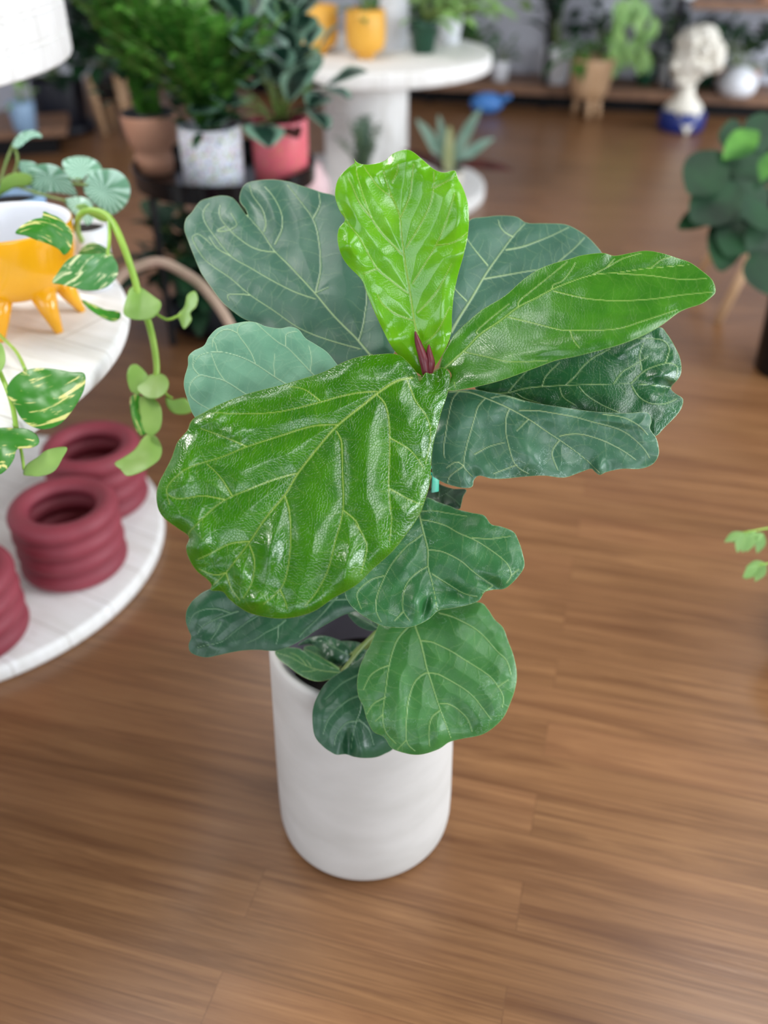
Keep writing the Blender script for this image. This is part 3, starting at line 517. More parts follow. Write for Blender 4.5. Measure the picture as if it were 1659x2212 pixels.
traced('leaf', C5, [(1330,650),(1280,700),(1200,760),(1120,812),(1040,872),(990,940),(950,1030),(940,1120),(955,1240),(1010,1312),(1070,1356),(1110,1373),(1170,1370),(1230,1388),(1300,1396),(1380,1390),(1440,1366),(1500,1330),(1560,1240),(1540,1050),(1480,880),(1420,740)],
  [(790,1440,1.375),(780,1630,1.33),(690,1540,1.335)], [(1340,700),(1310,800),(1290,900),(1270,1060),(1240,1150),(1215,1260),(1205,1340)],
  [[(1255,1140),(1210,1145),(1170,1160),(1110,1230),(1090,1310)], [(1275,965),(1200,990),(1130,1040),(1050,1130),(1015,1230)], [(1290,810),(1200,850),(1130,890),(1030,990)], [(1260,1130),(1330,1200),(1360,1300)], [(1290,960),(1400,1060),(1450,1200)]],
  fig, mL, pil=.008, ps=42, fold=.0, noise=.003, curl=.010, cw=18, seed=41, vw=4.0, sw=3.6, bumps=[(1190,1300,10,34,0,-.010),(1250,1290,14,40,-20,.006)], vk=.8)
traced('leaf', C5, [(682,665),(720,640),(760,633),(850,642),(920,690),(1000,738),(1080,770),(1140,800),(1110,832),(1050,856),(980,866),(910,850),(840,812),(760,752),(710,712)],
  [(735,1455,1.40),(600,1405,1.43),(680,1460,1.385)], [(1140,808),(1000,792),(900,760),(790,700),(700,670)], [[(980,785),(920,800),(870,800)], [(900,755),(850,700),(790,670)], [(930,760),(900,720)]],
  fig, mI, pil=.003, ps=30, fold=.1, noise=.002, seed=44, vw=2.9, sw=1.9, vk=.7)
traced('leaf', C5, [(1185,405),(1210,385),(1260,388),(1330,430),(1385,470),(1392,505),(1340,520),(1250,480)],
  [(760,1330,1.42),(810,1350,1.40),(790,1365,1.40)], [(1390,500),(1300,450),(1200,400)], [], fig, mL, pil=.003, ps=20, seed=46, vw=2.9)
traced('leaf', C4, [(1000,40),(1050,72),(1120,95),(1195,100),(1178,140),(1168,185),(1155,212),(1100,205),(1040,190),(985,170),(950,120),(970,60)],
  [(940,1060,1.33),(1000,1060,1.31),(980,1095,1.30)], [(960,165),(1020,152),(1080,125),(1150,85)], [[(1080,125),(1130,160),(1160,190)], [(1040,145),(1040,90)]], fig, mL, pil=.003, ps=22, fold=.1, seed=48, vw=2.4)
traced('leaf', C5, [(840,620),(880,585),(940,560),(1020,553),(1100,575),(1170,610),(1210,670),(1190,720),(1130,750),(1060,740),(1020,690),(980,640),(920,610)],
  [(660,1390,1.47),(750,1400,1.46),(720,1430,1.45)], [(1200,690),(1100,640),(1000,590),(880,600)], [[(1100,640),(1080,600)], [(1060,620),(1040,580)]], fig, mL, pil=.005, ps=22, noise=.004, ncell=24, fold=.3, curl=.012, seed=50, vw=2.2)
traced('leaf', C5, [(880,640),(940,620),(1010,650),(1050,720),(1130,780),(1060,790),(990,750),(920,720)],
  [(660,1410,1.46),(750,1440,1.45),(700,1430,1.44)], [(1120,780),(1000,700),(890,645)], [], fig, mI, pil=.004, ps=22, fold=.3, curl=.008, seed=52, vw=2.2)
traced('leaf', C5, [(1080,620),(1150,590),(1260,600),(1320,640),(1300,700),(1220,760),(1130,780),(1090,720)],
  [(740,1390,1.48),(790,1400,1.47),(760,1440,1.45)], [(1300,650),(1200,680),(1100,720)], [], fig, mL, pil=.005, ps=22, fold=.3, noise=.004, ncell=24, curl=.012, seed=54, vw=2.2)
# petioles join each leaf base to the stem
def pet(px, py, dep, sz, r=.0032):
    b = at(px, py, dep+.004); i = np.argmin(abs(stem_pts[:, 2]-sz)); a = stem_pts[i]; m_ = (a+b)/2+np.array([0, 0, .006])
    obj('petiole', MB().tube(cr([a, m_, b], 6), [r*1.2, r]), M['stem'], fig)
for p in ((905, 795, 1.215, .925), (800, 768, 1.255, .87), (738, 845, 1.25, .84), (888, 816, 1.175, .91, .0042), (962, 796, 1.21, .92), (976, 716, 1.26, .88), (1032, 849, 1.26, .85), (970, 847, 1.215, .86), (902, 1096, 1.275, .78), (893, 1334, 1.335, .60), (760, 1294, 1.36, .64), (800, 1420, 1.385, .52), (737, 1453, 1.405, .47), (815, 1357, 1.405, .55), (920, 1082, 1.335, .74), (756, 1416, 1.465, .46), (731, 1444, 1.455, .45), (787, 1404, 1.475, .48)): pet(*p)
# bud sheath
mb = MB()
for base, tip, wd in (((1400, 1205), (1343, 985), .012), ((1418, 1195), (1414, 1052), .010)):
    b = at(C1[0]+base[0]/C1[2], C1[1]+base[1]/C1[2], 1.195); e = at(C1[0]+tip[0]/C1[2], C1[1]+tip[1]/C1[2], 1.185)
    mb.tube(cr([b, b*.65+e*.35+np.array([.002, -.002, 0]), b*.25+e*.75, e], 6), [wd*.42, wd*.55, wd*.36, .0006], 12)
obj('bud', mb, M['bract'], fig)
# teal tie
p = at(943, 1035, 1.30)
mb = MB().torus(p+np.array([-.002, .004, .012]), .0105, .0022, 24, 8)
mb.box(p+np.array([-.002, -.008, -.002]), (.011, .0016, .03), rz=.3, bev=.0005)
obj('plant_tie', mb, M['teal'], fig)
# ---------------------------------------------------------------- round whitewashed tables
def ring_edges(r, t, seams=0):
    p = [(0, 0), (r-.012, 0), (r-.003, .004), (r, .012)]
    for k in range(seams):
        z = t*(k+1)/(seams+1); p += [(r, z-.007), (r-.008, z-.002), (r-.008, z+.002), (r, z+.007)]
    p += [(r, t-.012), (r-.004, t-.003), (r-.012, t), (0, t)]
    return p
def disc_table(label, ctr, rt, zt, tt, rb, zb, rc, bctr=None):
    t = thing('round_table', label, 'table', (ctr[0], ctr[1], 0)); b = bctr or ctr
    obj('table_top', MB().lathe((ctr[0], ctr[1], zt-tt), ring_edges(rt, tt), 128), M['wash'], t, auto=50)
    obj('pedestal', MB().lathe((b[0], b[1], zb), [(rc, 0), (rc, zt-tt-zb)], 64), M['wash'], t)
    obj('base', MB().lathe((b[0], b[1], 0), ring_edges(rb, zb), 128), M['wash'], t, auto=50)
    return t
near_t = disc_table('near round whitewashed table at left holding the yellow footed bowl', (-1.153, 1.57), .655, .78, .035, .556, .045, .19, (-1.29, 1.93))
# base sits further out than the top; recentre
for ch in near_t.children:
    if ch.name.startswith('base'): ch.location = (.136, -.02, 0)
far_t = disc_table('far round whitewashed table in the middle carrying two mustard pots', (-.097, 5.2), .655, .73, .075, .66, .07, .225)
dt = thing('display_table', 'tall round whitewashed display drum cut off by the top left corner', 'table', (-1.535, 2.47, 0))
obj('drum_top', MB().lathe((-1.535, 2.47, 1.1), ring_edges(.734, .19, 2), 128), M['wash'], dt, auto=50)
obj('pedestal', MB().lathe((-1.6, 2.6, .0), [(.2, 0), (.2, 1.1)], 64), M['wash'], dt)

# ---------------------------------------------------------------- maroon ringed pots
def ringpot(label, x, y):
    t = thing('ringed_pot', label, 'pot', (x, y, .046), 'maroon ringed pots on the table base')
    R, r, pitch = .106, .0262, .0475; prof = [(0, .004), (.09, .002)]
    for k in range(4):
        zc = r+.001+k*pitch
        a0, a1 = (-75, 62) if k == 0 else ((-62, 62) if k < 3 else (-62, 180))
        for a in np.linspace(a0, a1, 16 if k < 3 else 28): prof.append((R+r*math.cos(math.radians(a)), zc+r*math.sin(math.radians(a))))
    for k in (3, 2, 1, 0):
        zc = r+.001+k*pitch
        for a in np.linspace(180 if k == 3 else 125, 235, 10): prof.append((R+.004+(r-.004)*math.cos(math.radians(a)), zc+(r-.002)*math.sin(math.radians(a))))
    prof += [(.085, .012), (0, .012)]
    obj('body', MB().lathe((x, y, .046), prof, 96), M['maroon'], t); return t
rp = ringpot('maroon ringed pot nearest the white table edge, seen whole in the middle', -.789, 1.81)
dup(rp, (-.795, 2.092, .046), 'maroon ringed pot standing farthest back, partly behind the hanging vine')
dup(rp, (-.958, 1.545, .046), 'maroon ringed pot cut off by the left edge of the photo')

# ---------------------------------------------------------------- yellow footed bowl with trailing pothos
bx, by = -.70, 1.66
yb = thing('footed_bowl', 'bright yellow bowl with white inside on pointed legs on the near table', 'bowl', (bx, by, .78))
obj('body', MB().lathe((bx, by, .83), [(0, 0), (.05, .004), (.088, .02), (.108, .048), (.118, .085), (.122, .137), (.1215, .141), (.120, .142)], 96), M['yellow'], yb)
obj('inner_glaze', MB().lathe((bx, by, .83), [(.120, .142), (.117, .141), (.114, .13), (.110, .085), (.098, .05), (.06, .026), (0, .022)], 96), M['white'], yb, label='white inside of the bowl')
for a in (-38, 22, 82, 142, 202, -98):
    c, s = math.cos(math.radians(a)), math.sin(math.radians(a))
    obj('leg', MB().tube([(bx+.075*c, by+.075*s, .862), (bx+.088*c, by+.088*s, .82), (bx+.106*c, by+.106*s, .7805)], [.028, .017, .0075], 16), M['yellow'], yb)
mpoth = foliage_mat('marbled green foliage', (44, 120, 22), (62, 140, 34), .35, .12, streak=(222, 218, 130))
mpoth2 = foliage_mat('lime green foliage', (142, 186, 84), (168, 204, 112), .4, .3)
mpoth3 = foliage_mat('half cream foliage', (60, 130, 60), (84, 150, 70), .35, .15, streak=(226, 232, 176))
mpep = foliage_mat('silver striped foliage', (96, 150, 118), (120, 170, 140), .45, .15, ribs=(186, 222, 206))
po = thing('trailing_pothos', 'trailing marbled pothos whose vines hang over the near table edge', 'potted plant', (-.61, 1.83, .78))
obj('pot', MB().lathe((-.61, 1.83, .78), [(0, 0), (.036, 0), (.04, .01), (.046, .10), (.046, .13), (.043, .13), (.042, .1), (0, .09)], 48), M['white'], po)
obj('soil', MB().lathe((-.61, 1.83, .9), [(0, .004), (.042, 0)], 32), M['soil'], po)
K4 = (0, 240, 3.19); K5 = (0, 740, 2.989)
def pl(crop, outline, mid, d0, d1, dm, m, fold=.1, seed=1, parent=po, noise=.002, pil=.002, veins=()):
    T = lambda p: np.array(p, float)/crop[2]+np.array(crop[:2])
    o = T(outline); a, b = T(mid[0]), T(mid[-1]); c = o[np.argmax(np.abs(np.cross(b-a, o-a)))]
    traced('leaf', crop, outline, [(*a, d0), (*b, d1), (*c, dm)], mid, veins, parent, m, pil=pil, ps=20, fold=fold, noise=noise, ncell=45, curl=.003, cw=10, step=4, seed=seed, local=True)
def vt(pts, r, parent=po, name='vine', m='vine'):
    P = [at(*p[:2], p[2]) for p in pts]; obj(name, MB().tube(cr(P, 5), r, 8), M[m], parent)
pl(K4, [(105,840),(160,780),(230,745),(290,730),(300,690),(350,710),(400,730),(450,770),(495,830),(500,900),(480,960),(440,990),(400,950),(330,915),(250,890),(180,860)], [(480,950),(380,850),(250,800),(110,840)], 1.50, 1.47, 1.48, mpoth, seed=61)
pl(K4, [(360,1180),(400,1110),(460,1030),(540,990),(640,985),(740,980),(790,1020),(815,1080),(800,1150),(740,1210),(660,1235),(580,1235),(500,1215),(420,1195)], [(770,1000),(660,1080),(560,1170),(480,1215)], 1.56, 1.53, 1.52, mpoth3, seed=62)
pl(K4, [(540,990),(580,930),(640,905),(700,925),(750,960),(780,1010),(700,1000),(620,995)], [(770,1000),(680,955),(560,970)], 1.63, 1.66, 1.64, mpoth3, seed=63)
pl(K4, [(565,1300),(640,1330),(720,1365),(790,1375),(830,1390),(825,1430),(780,1450),(720,1430),(650,1390),(590,1340)], [(830,1390),(700,1390),(570,1305)], 1.60, 1.58, 1.585, mpoth, fold=.3, seed=64)
pl(K4, [(870,1290),(890,1230),(930,1200),(980,1220),(1050,1270),(1110,1320),(1095,1380),(1050,1425),(980,1440),(900,1430),(850,1390)], [(940,1210),(970,1300),(960,1430)], 1.60, 1.57, 1.585, mpoth2, seed=65)
pl(K4, [(1225,1400),(1270,1350),(1290,1270),(1340,1240),(1365,1290),(1350,1350),(1310,1390),(1320,1440),(1270,1500),(1240,1450)], [(1225,1400),(1300,1360),(1345,1260)], 1.61, 1.63, 1.62, mpoth2, seed=66)
pl(K4, [(520,660),(580,640),(640,680),(740,730),(760,760),(700,760),(620,720)], [(760,750),(640,700),(530,655)], 1.62, 1.66, 1.64, mpoth2, fold=.3, seed=67)
pl(K5, [(820,200),(840,150),(880,140),(930,180),(960,230),(940,290),(900,330),(850,320),(825,260)], [(960,210),(890,200),(850,310)], 1.60, 1.58, 1.59, mpoth2, seed=68)
pl(K5, [(880,290),(930,230),(1000,200),(1060,210),(1090,260),(1070,320),(1010,360),(940,350)], [(1000,200),(980,280),(960,350)], 1.60, 1.56, 1.575, mpoth2, seed=69)
pl(K5, [(1070,350),(1110,370),(1190,360),(1230,400),(1250,440),(1180,465),(1110,450),(1075,400)], [(1070,350),(1150,410),(1240,440)], 1.60, 1.62, 1.61, mpoth2, seed=70)
pl(K5, [(845,350),(900,340),(910,420),(930,480),(960,560),(910,600),(870,540),(845,450)], [(880,345),(880,450),(920,590)], 1.61, 1.59, 1.60, mpoth, seed=71)
pl(K5, [(900,360),(970,350),(1030,400),(1045,480),(1030,560),(980,600),(930,570),(910,480)], [(930,355),(980,450),(975,590)], 1.59, 1.55, 1.565, mpoth2, seed=72)
pl(K5, [(740,780),(800,740),(870,690),(920,620),(960,590),(1010,610),(1045,680),(1030,750),(970,800),(900,840),(820,860),(780,820)], [(970,600),(900,720),(760,800)], 1.58, 1.52, 1.53, mpoth2, seed=73)
pl(K5, [(40,330),(60,260),(120,200),(200,170),(290,165),(380,175),(460,190),(545,200),(545,290),(510,370),(450,460),(380,530),(290,560),(200,540),(130,480),(90,400)], [(45,330),(200,350),(380,300),(545,205)], 1.42, 1.40, 1.38, mpoth, seed=74, veins=[[(200,350),(300,280),(360,190)],[(250,340),(350,400),(450,420)]])
pl(K5, [(-60,560),(0,550),(90,550),(180,560),(240,600),(250,650),(200,680),(110,690),(90,750),(50,810),(0,850),(-60,850)], [(-60,640),(60,620),(240,640)], 1.40, 1.38, 1.37, mpoth, seed=75)
pl(K5, [(150,850),(170,790),(240,740),(310,690),(430,675),(400,750),(350,830),(270,862),(200,862)], [(150,850),(270,780),(430,678)], 1.40, 1.38, 1.38, mpoth2, seed=76)
pl(K5, [(-60,30),(0,0),(30,60),(30,140),(-10,200),(-60,220)], [(-60,100),(-20,120),(25,60)], 1.45, 1.44, 1.43, mpoth2, seed=77)
vt([(176, 520, 1.80), (166, 492, 1.72), (174, 464, 1.65), (200, 455, 1.63), (235, 470, 1.62), (262, 520, 1.60), (290, 600, 1.60), (303, 650, 1.60), (322, 700, 1.60), (335, 760, 1.60), (338, 810, 1.60), (325, 860, 1.60), (305, 920, 1.60)], [.0055, .0065, .006, .0045])
vt([(235, 470, 1.62), (236, 515, 1.59), (232, 552, 1.56)], .003)
vt([(330, 672, 1.60), (360, 690, 1.60), (390, 680, 1.61)], .0025)
vt([(340, 815, 1.6), (358, 850, 1.6), (372, 860, 1.6)], .0022)
vt([(-95, 560, 1.74), (-60, 640, 1.70), (-25, 700, 1.66), (0, 725, 1.62), (35, 760, 1.52), (55, 800, 1.45)], .003)
vt([(-30, 720, 1.62), (-10, 780, 1.48), (15, 840, 1.43), (28, 880, 1.42), (35, 925, 1.41)], .004)
vt([(30, 915, 1.41), (45, 970, 1.41), (52, 1015, 1.41)], .0025)
# silver plant behind the bowl
pep = thing('watermelon_peperomia', 'silver green striped plant with round leaves in a pale blue pot behind the yellow bowl', 'potted plant', (-.79, 1.98, .78))
pp = at(20, 410, 1.93); q = np.array([-.80, 1.95, .78])
obj('pot', MB().lathe(q, [(0, 0), (.055, 0), (.068, .03), (.075, .12), (.077, .155), (.072, .158), (.068, .12), (0, .11)], 64), M['paleblue'], pep)
obj('soil', MB().lathe(q+[0, 0, .135], [(0, .006), (.069, 0)], 32), M['soil'], pep)
for i, (o_, m_, d) in enumerate((
    ([(575,530),(590,470),(640,420),(710,400),(790,405),(850,440),(890,500),(895,570),(870,640),(820,690),(770,715),(710,680),(650,640),(600,590)], [(600,510),(720,560),(800,700)], (1.84, 1.82, 1.80)),
    ([(430,350),(480,320),(560,310),(640,330),(690,370),(700,420),(660,450),(600,440),(560,480),(500,470),(450,420)], [(560,470),(560,400),(520,320)], (1.88, 1.93, 1.92)),
    ([(200,400),(260,370),(340,365),(410,390),(460,440),(500,510),(530,580),(440,570),(340,560),(240,580),(210,520)], [(210,500),(340,460),(520,580)], (1.89, 1.85, 1.84)),
    ([(85,240),(110,180),(160,140),(220,130),(270,150),(290,180),(230,180),(180,210),(130,250)], [(90,240),(170,180),(285,180)], (1.92, 1.94, 1.95)),
    ([(440,620),(490,595),(560,590),(620,620),(650,680),(640,750),(600,785),(560,740),(500,700)], [(450,620),(560,660),(610,780)], (1.80, 1.78, 1.79)),
    ([(0,500),(40,450),(110,425),(180,430),(225,460),(200,510),(120,520),(40,560),(-20,590)], [(10,560),(110,470),(220,465)], (1.89, 1.87, 1.86)),
    ([(130,350),(200,345),(250,370),(220,440),(160,430),(130,400)], [(100,300),(180,390),(230,430)], (1.93, 1.91, 1.9)))):
    pl(K4, o_, m_, *d, mpep if i != 5 else mpoth2, seed=80+i, parent=pep, fold=.12)
for P in ([(0, 395, 1.92), (15, 345, 1.93), (30, 310, 1.93)], [(20, 400, 1.93), (38, 350, 1.93), (30, 315, 1.93)], [(20, 405, 1.92), (110, 395, 1.88), (190, 400, 1.84)], [(20, 400, 1.92), (100, 385, 1.9), (175, 388, 1.88)], [(10, 405, 1.92), (40, 400, 1.9), (66, 397, 1.89)], [(30, 400, 1.9), (90, 420, 1.84), (141, 434, 1.80)], [(5, 400, 1.92), (8, 410, 1.9), (3, 415, 1.89)]):
    vt(P, .003, pep, 'stalk', 'stem')

# ---------------------------------------------------------------- potted plant kit
def pot(t, x, y, z, r0, r1, h, m, rim=0, name='pot', n=64):
    p = [(0, 0), (r0-.004, 0), (r0, .004), (r1, h-.004-(rim and .02))]
    if rim: p += [(r1+rim, h-.022), (r1+rim, h-.004)]
    p += [(r1-.002+rim, h), (r1-.008, h), (r1-.01, h-.02), (r0*.9, .02), (0, .02)]
    obj(name, MB().lathe((x, y, z), p, n), M[m], t, auto=60)
    obj('soil', MB().lathe((x, y, z+h-.035), [(0, .01), (r1*.5, .004), (r1-.0095, 0)], 32), M['soil'], t)
def rdir(lo=.1, hi=1.2):
    a = random.uniform(0, 2*math.pi); e = random.uniform(lo, hi); return np.array([math.cos(a)*math.cos(e), math.sin(a)*math.cos(e), math.sin(e)])
def spray(t, c, n, r, h, L, Wd, m, droop=.4, bias=(0, 0, 0), stems=True, a=1., b=.8, name='foliage', spread=.9, fold=.15, wave=0, lo=-.2, hi=1.1):
    mb = MB(); sb = MB(); c = np.array(c, float)
    for i in range(n):
        e = rdir(lo, hi)*np.array([r, r, h])*random.uniform(.35, 1)*spread+np.array(bias)*random.random(); e[2] = max(e[2], -.1*h)+.15*h
        p = c+e
        if stems and i % 3 == 0: sb.tube(cr([c+e*[.1, .1, 0], c+e*[.5, .5, .75], p], 3), [.005, .002], 6)
        d = e/(np.linalg.norm(e)+1e-9)+rdir(-.3, .9)*.7
        mb.blade(p, d, (0, 0, 1.) + rdir()*.4, L*random.uniform(.7, 1.2), Wd*random.uniform(.7, 1.2), droop, a, b, fold, wave=wave)
    obj(name, mb, M[m] if isinstance(m, str) else m, t)
    if stems and sb.v: obj('stems', sb, M['stem'], t)
def fronds(t, c, n, h, sp, L, Wd, m, per=16, lean=.5):
    """upright arching fronds carrying paired leaflets"""
    mb = MB(); sb = MB(); c = np.array(c, float)
    for i in range(n):
        a = random.uniform(0, 6.283); o = np.array([math.cos(a), math.sin(a), 0]); H = h*random.uniform(.6, 1); s = sp*random.uniform(.3, 1)
        P = cr([c, c+o*s*.35+[0, 0, H*.55], c+o*s+[0, 0, H]], 10); sb.tube(P, [.004, .0015], 5)
        T = np.gradient(P, axis=0)
        for k in range(per):
            j = int((.12+.88*k/(per-1))*(len(P)-1)); tt = T[j]/np.linalg.norm(T[j]); sd = np.cross(tt, [0, 0, 1.])+1e-6; sd /= np.linalg.norm(sd)
            for q in (-1, 1):
                mb.blade(P[j], sd*q*.9+tt*.6+rdir(-.5, .5)*.35, np.cross(sd, tt)+rdir()*.3, L*random.uniform(.7, 1.1), Wd, .25, n=5, k=3)
    obj('foliage', mb, M[m], t); obj('stems', sb, M['stem'], t)

# ---------------------------------------------------------------- black tray stand
sx, sy = -.585, 3.44
st = thing('tray_stand', 'round black metal two tier tray stand behind the fiddle leaf fig', 'plant stand', (sx, sy, 0))
obj('tray', MB().lathe((sx, sy, .56), [(0, 0), (.325, 0), (.33, .003), (.333, .065), (.33, .067), (.327, .065), (.322, .012), (0, .012)], 128), M['blacktray'], st, auto=45)
obj('lower_tray', MB().lathe((sx, sy, .045), [(0, 0), (.29, 0), (.295, .03), (.291, .03), (.286, .008), (0, .008)], 96), M['blackmetal'], st, auto=45)
for a in (225, 315, 45, 135):
    c, s = math.cos(math.radians(a)), math.sin(math.radians(a))
    obj('leg', MB().box((sx+.322*c, sy+.322*s, .28), (.02, .02, .56), rz=math.radians(a), bev=.002), M['blackmetal'], st, smooth=False)
def P(x, y, z): return (x, y, z)
trz = .572
def on_tray(px, py): v = atz(px, py, trz); return v
# blush pot with upright bush
v = aty(327, 300, 3.50)
t = thing('potted_bush', 'blush clay pot with tall feathery green plant on the black tray', 'potted plant', (v[0], 3.50, trz), 'leafy plants on the black tray')
obj('pot', MB().lathe((v[0], 3.50, trz), [(0, 0), (.064, 0), (.07, .006), (.071, .05), (.066, .078), (.070, .086), (.080, .10), (.094, .15), (.102, .2), (.101, .205), (.096, .205), (.092, .19), (.07, .1), (0, .1)], 64), M['terracotta'], t)
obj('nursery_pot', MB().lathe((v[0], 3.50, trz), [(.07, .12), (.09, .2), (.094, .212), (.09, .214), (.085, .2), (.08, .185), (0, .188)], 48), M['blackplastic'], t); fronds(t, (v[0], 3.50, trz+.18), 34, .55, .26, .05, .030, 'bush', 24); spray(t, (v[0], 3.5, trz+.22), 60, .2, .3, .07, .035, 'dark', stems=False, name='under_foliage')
v = aty(453, 300, 3.31)
t = thing('potted_bush', 'white floral print pot with bushy green plant on the front of the black tray', 'potted plant', (v[0], 3.32, trz), 'leafy plants on the black tray')
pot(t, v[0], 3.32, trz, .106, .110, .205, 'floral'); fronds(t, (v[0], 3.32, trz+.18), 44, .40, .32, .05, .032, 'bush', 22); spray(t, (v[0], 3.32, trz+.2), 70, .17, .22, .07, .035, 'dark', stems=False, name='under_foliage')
v = aty(603, 280, 3.42)
t = thing('potted_calathea', 'coral pink printed pot with dark striped calathea on the black tray', 'potted plant', (v[0], 3.42, trz), 'leafy plants on the black tray')
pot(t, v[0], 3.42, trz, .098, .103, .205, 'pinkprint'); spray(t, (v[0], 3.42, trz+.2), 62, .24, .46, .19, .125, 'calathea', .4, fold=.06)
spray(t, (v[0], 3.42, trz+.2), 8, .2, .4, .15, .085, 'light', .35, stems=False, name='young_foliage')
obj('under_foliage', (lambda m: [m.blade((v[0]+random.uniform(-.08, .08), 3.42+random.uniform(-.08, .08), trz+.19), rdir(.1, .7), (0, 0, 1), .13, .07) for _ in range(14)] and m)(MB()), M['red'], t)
# plants below on the lower tray
for i, (px, py, mat_, lab) in enumerate(((300, 560, 'dark', 'dark green leafy plant at the left of the low tray under the black stand'), (400, 640, 'dark', 'dark green plant in a green nursery pot on the low tray'), (520, 600, 'mid', 'mid green leafy plant low down behind the big fig leaves'))):
    x, y = sx+(-.20, .02, .19)[i], sy+(.06, -.14, .08)[i]
    t = thing('nursery_plant', lab, 'potted plant', (x, y, .053), 'plants on the low tray')
    pot(t, x, y, .053, .055, .075, .13, 'greenpot'); spray(t, (x, y, .18), 110, .24, .27, .14, .07, mat_, .5)
# bent branch arching beside the stand
pts = [at(240, 640, 2.45), at(258, 600, 2.45), at(300, 575, 2.45), at(345, 566, 2.45), at(395, 588, 2.45), at(440, 622, 2.42), at(490, 690, 2.40), at(530, 780, 2.40)]
v0 = atz(200, 1010, 0); v1 = atz(620, 990, 0)
tag(obj('bent_branch', MB().tube(cr([at(215, 740, 2.5), ] + pts + [at(560, 900, 2.42)], 6), .0135, 12), M['branch']), 'thin tan branch arching between the hanging vine and the black stand leg', 'branch')
# pink pot right of the stand, on the base of the far table
v = aty(672, 372, 4.72)
t = thing('small_vase', 'pale pink and coral round vase low beside the black stand', 'vase', (v[0], 4.72, .07))
obj('body', MB().lathe((v[0], 4.72, .07), [(0, 0), (.06, 0), (.085, .03), (.096, .08), (.09, .14), (.06, .19), (.052, .22), (.046, .22), (.05, .18), (0, .16)], 64), M['pinkish'], t)

# ---------------------------------------------------------------- things on the far table
tz = .73
def fp(px, Y): return aty(px, 100, Y)[0]
def footed(label, x, y):
    t = thing('footed_pot', label, 'pot', (x, y, tz), 'mustard footed pots on the far table')
    obj('body', MB().lathe((x, y, tz), [(0, .022), (.06, .024), (.088, .04), (.098, .08), (.100, .15), (.096, .21), (.092, .214), (.087, .21), (.088, .1), (0, .06)], 64), M['mustard'], t)
    for a in (-110, -70, 60, 120): obj('foot', MB().lathe((x+.055*math.cos(math.radians(a)), y+.055*math.sin(math.radians(a)), tz), [(0, 0), (.014, 0), (.022, .035), (0, .04)], 16), M['mustard'], t)
    return t
x1 = fp(790, 4.98); fpot = footed('mustard footed pot standing whole near the front of the far table', x1, 4.98)
x2 = fp(690, 5.12); dup(fpot, (x2, 5.12, tz), 'mustard footed pot half hidden behind the striped calathea')
t = thing('small_plant', 'small green plant growing out of the front mustard pot', 'plant', (x1, 4.98, tz+.1)); spray(t, (x1, 4.98, tz+.17), 22, .1, .16, .09, .045, 'mid')
x = fp(845, 5.28)
t = thing('tall_planter', 'tall plain white planter behind the front mustard pot', 'planter', (x, 5.28, tz)); pot(t, x, 5.28, tz, .085, .095, .36, 'white')
spray(t, (x, 5.28, tz+.34), 24, .16, .2, .12, .05, 'mid')
x = fp(915, 5.12)
t = thing('potted_houseplant', 'small plant in a dark green nursery pot at the right of the far table', 'potted plant', (x, 5.12, tz)); pot(t, x, 5.12, tz, .052, .072, .15, 'greenpot', rim=.004)
spray(t, (x, 5.12, tz+.15), 40, .22, .2, .13, .07, 'light', .5, bias=(.25, 0, 0))
x = fp(1010, 5.45)
t = thing('leafy_houseplant', 'pale green leafy plant spilling at the right rim of the far table', 'potted plant', (x-.1, 5.45, tz)); pot(t, x-.1, 5.45, tz, .05, .07, .13, 'white')
spray(t, (x-.05, 5.45, tz+.14), 46, .28, .18, .14, .07, 'light', .6, bias=(.12, 0, -.02))
# on the table base
v = aty(790, 330, 4.78)
t = thing('potted_fern', 'grey green feathery fern in front of the white pedestal', 'potted plant', (v[0]-.02, 4.78, .07)); pot(t, v[0]-.02, 4.78, .07, .05, .065, .12, 'blackplastic')
fronds(t, (v[0]-.02, 4.78, .18), 14, .30, .14, .045, .014, 'fern', 18)
v = aty(968, 380, 4.86)
t = thing('strap_leaf_plant', 'drooping grey strap leaf plant in a cream pot on the far table base', 'potted plant', (v[0], 4.86, .07)); pot(t, v[0], 4.86, .07, .06, .085, .15, 'cream')
mb = MB(); c = np.array([v[0], 4.86, .2])
for d, L, wd, m_ in (((-.45, -.1, 1), .42, .06, 'grey'), ((.35, 0, 1), .46, .06, 'grey'), ((.8, -.2, .35), .34, .055, 'dark'), ((-.15, .3, 1), .38, .05, 'grey'), ((.6, .3, .6), .36, .06, 'grey'), ((-.7, .1, .4), .3, .05, 'red'), ((-.3, -.5, .5), .26, .05, 'red')):
    if m_ == 'grey': mb.blade(c, d, (0, -1, .4), L, wd, .25, a=.8, b=.6)
obj('foliage', mb, M['grey'], t)
obj('dark_foliage', MB().blade(c+[0, 0, .05], (.9, -.2, .1), (0, -.6, 1), .34, .07, .15).blade(c, (-.7, .1, .5), (0, -.6, 1), .3, .06, .2).blade(c, (-.4, -.5, .7), (0, -.6, 1), .26, .06, .2), M['red'], t)
obj('yellow_strap', MB().blade(c-[0, .02, .02], (-.02, -.15, 1), (0, -1, 0), .27, .055, 0, a=.7, b=.35), M['sans'], t)

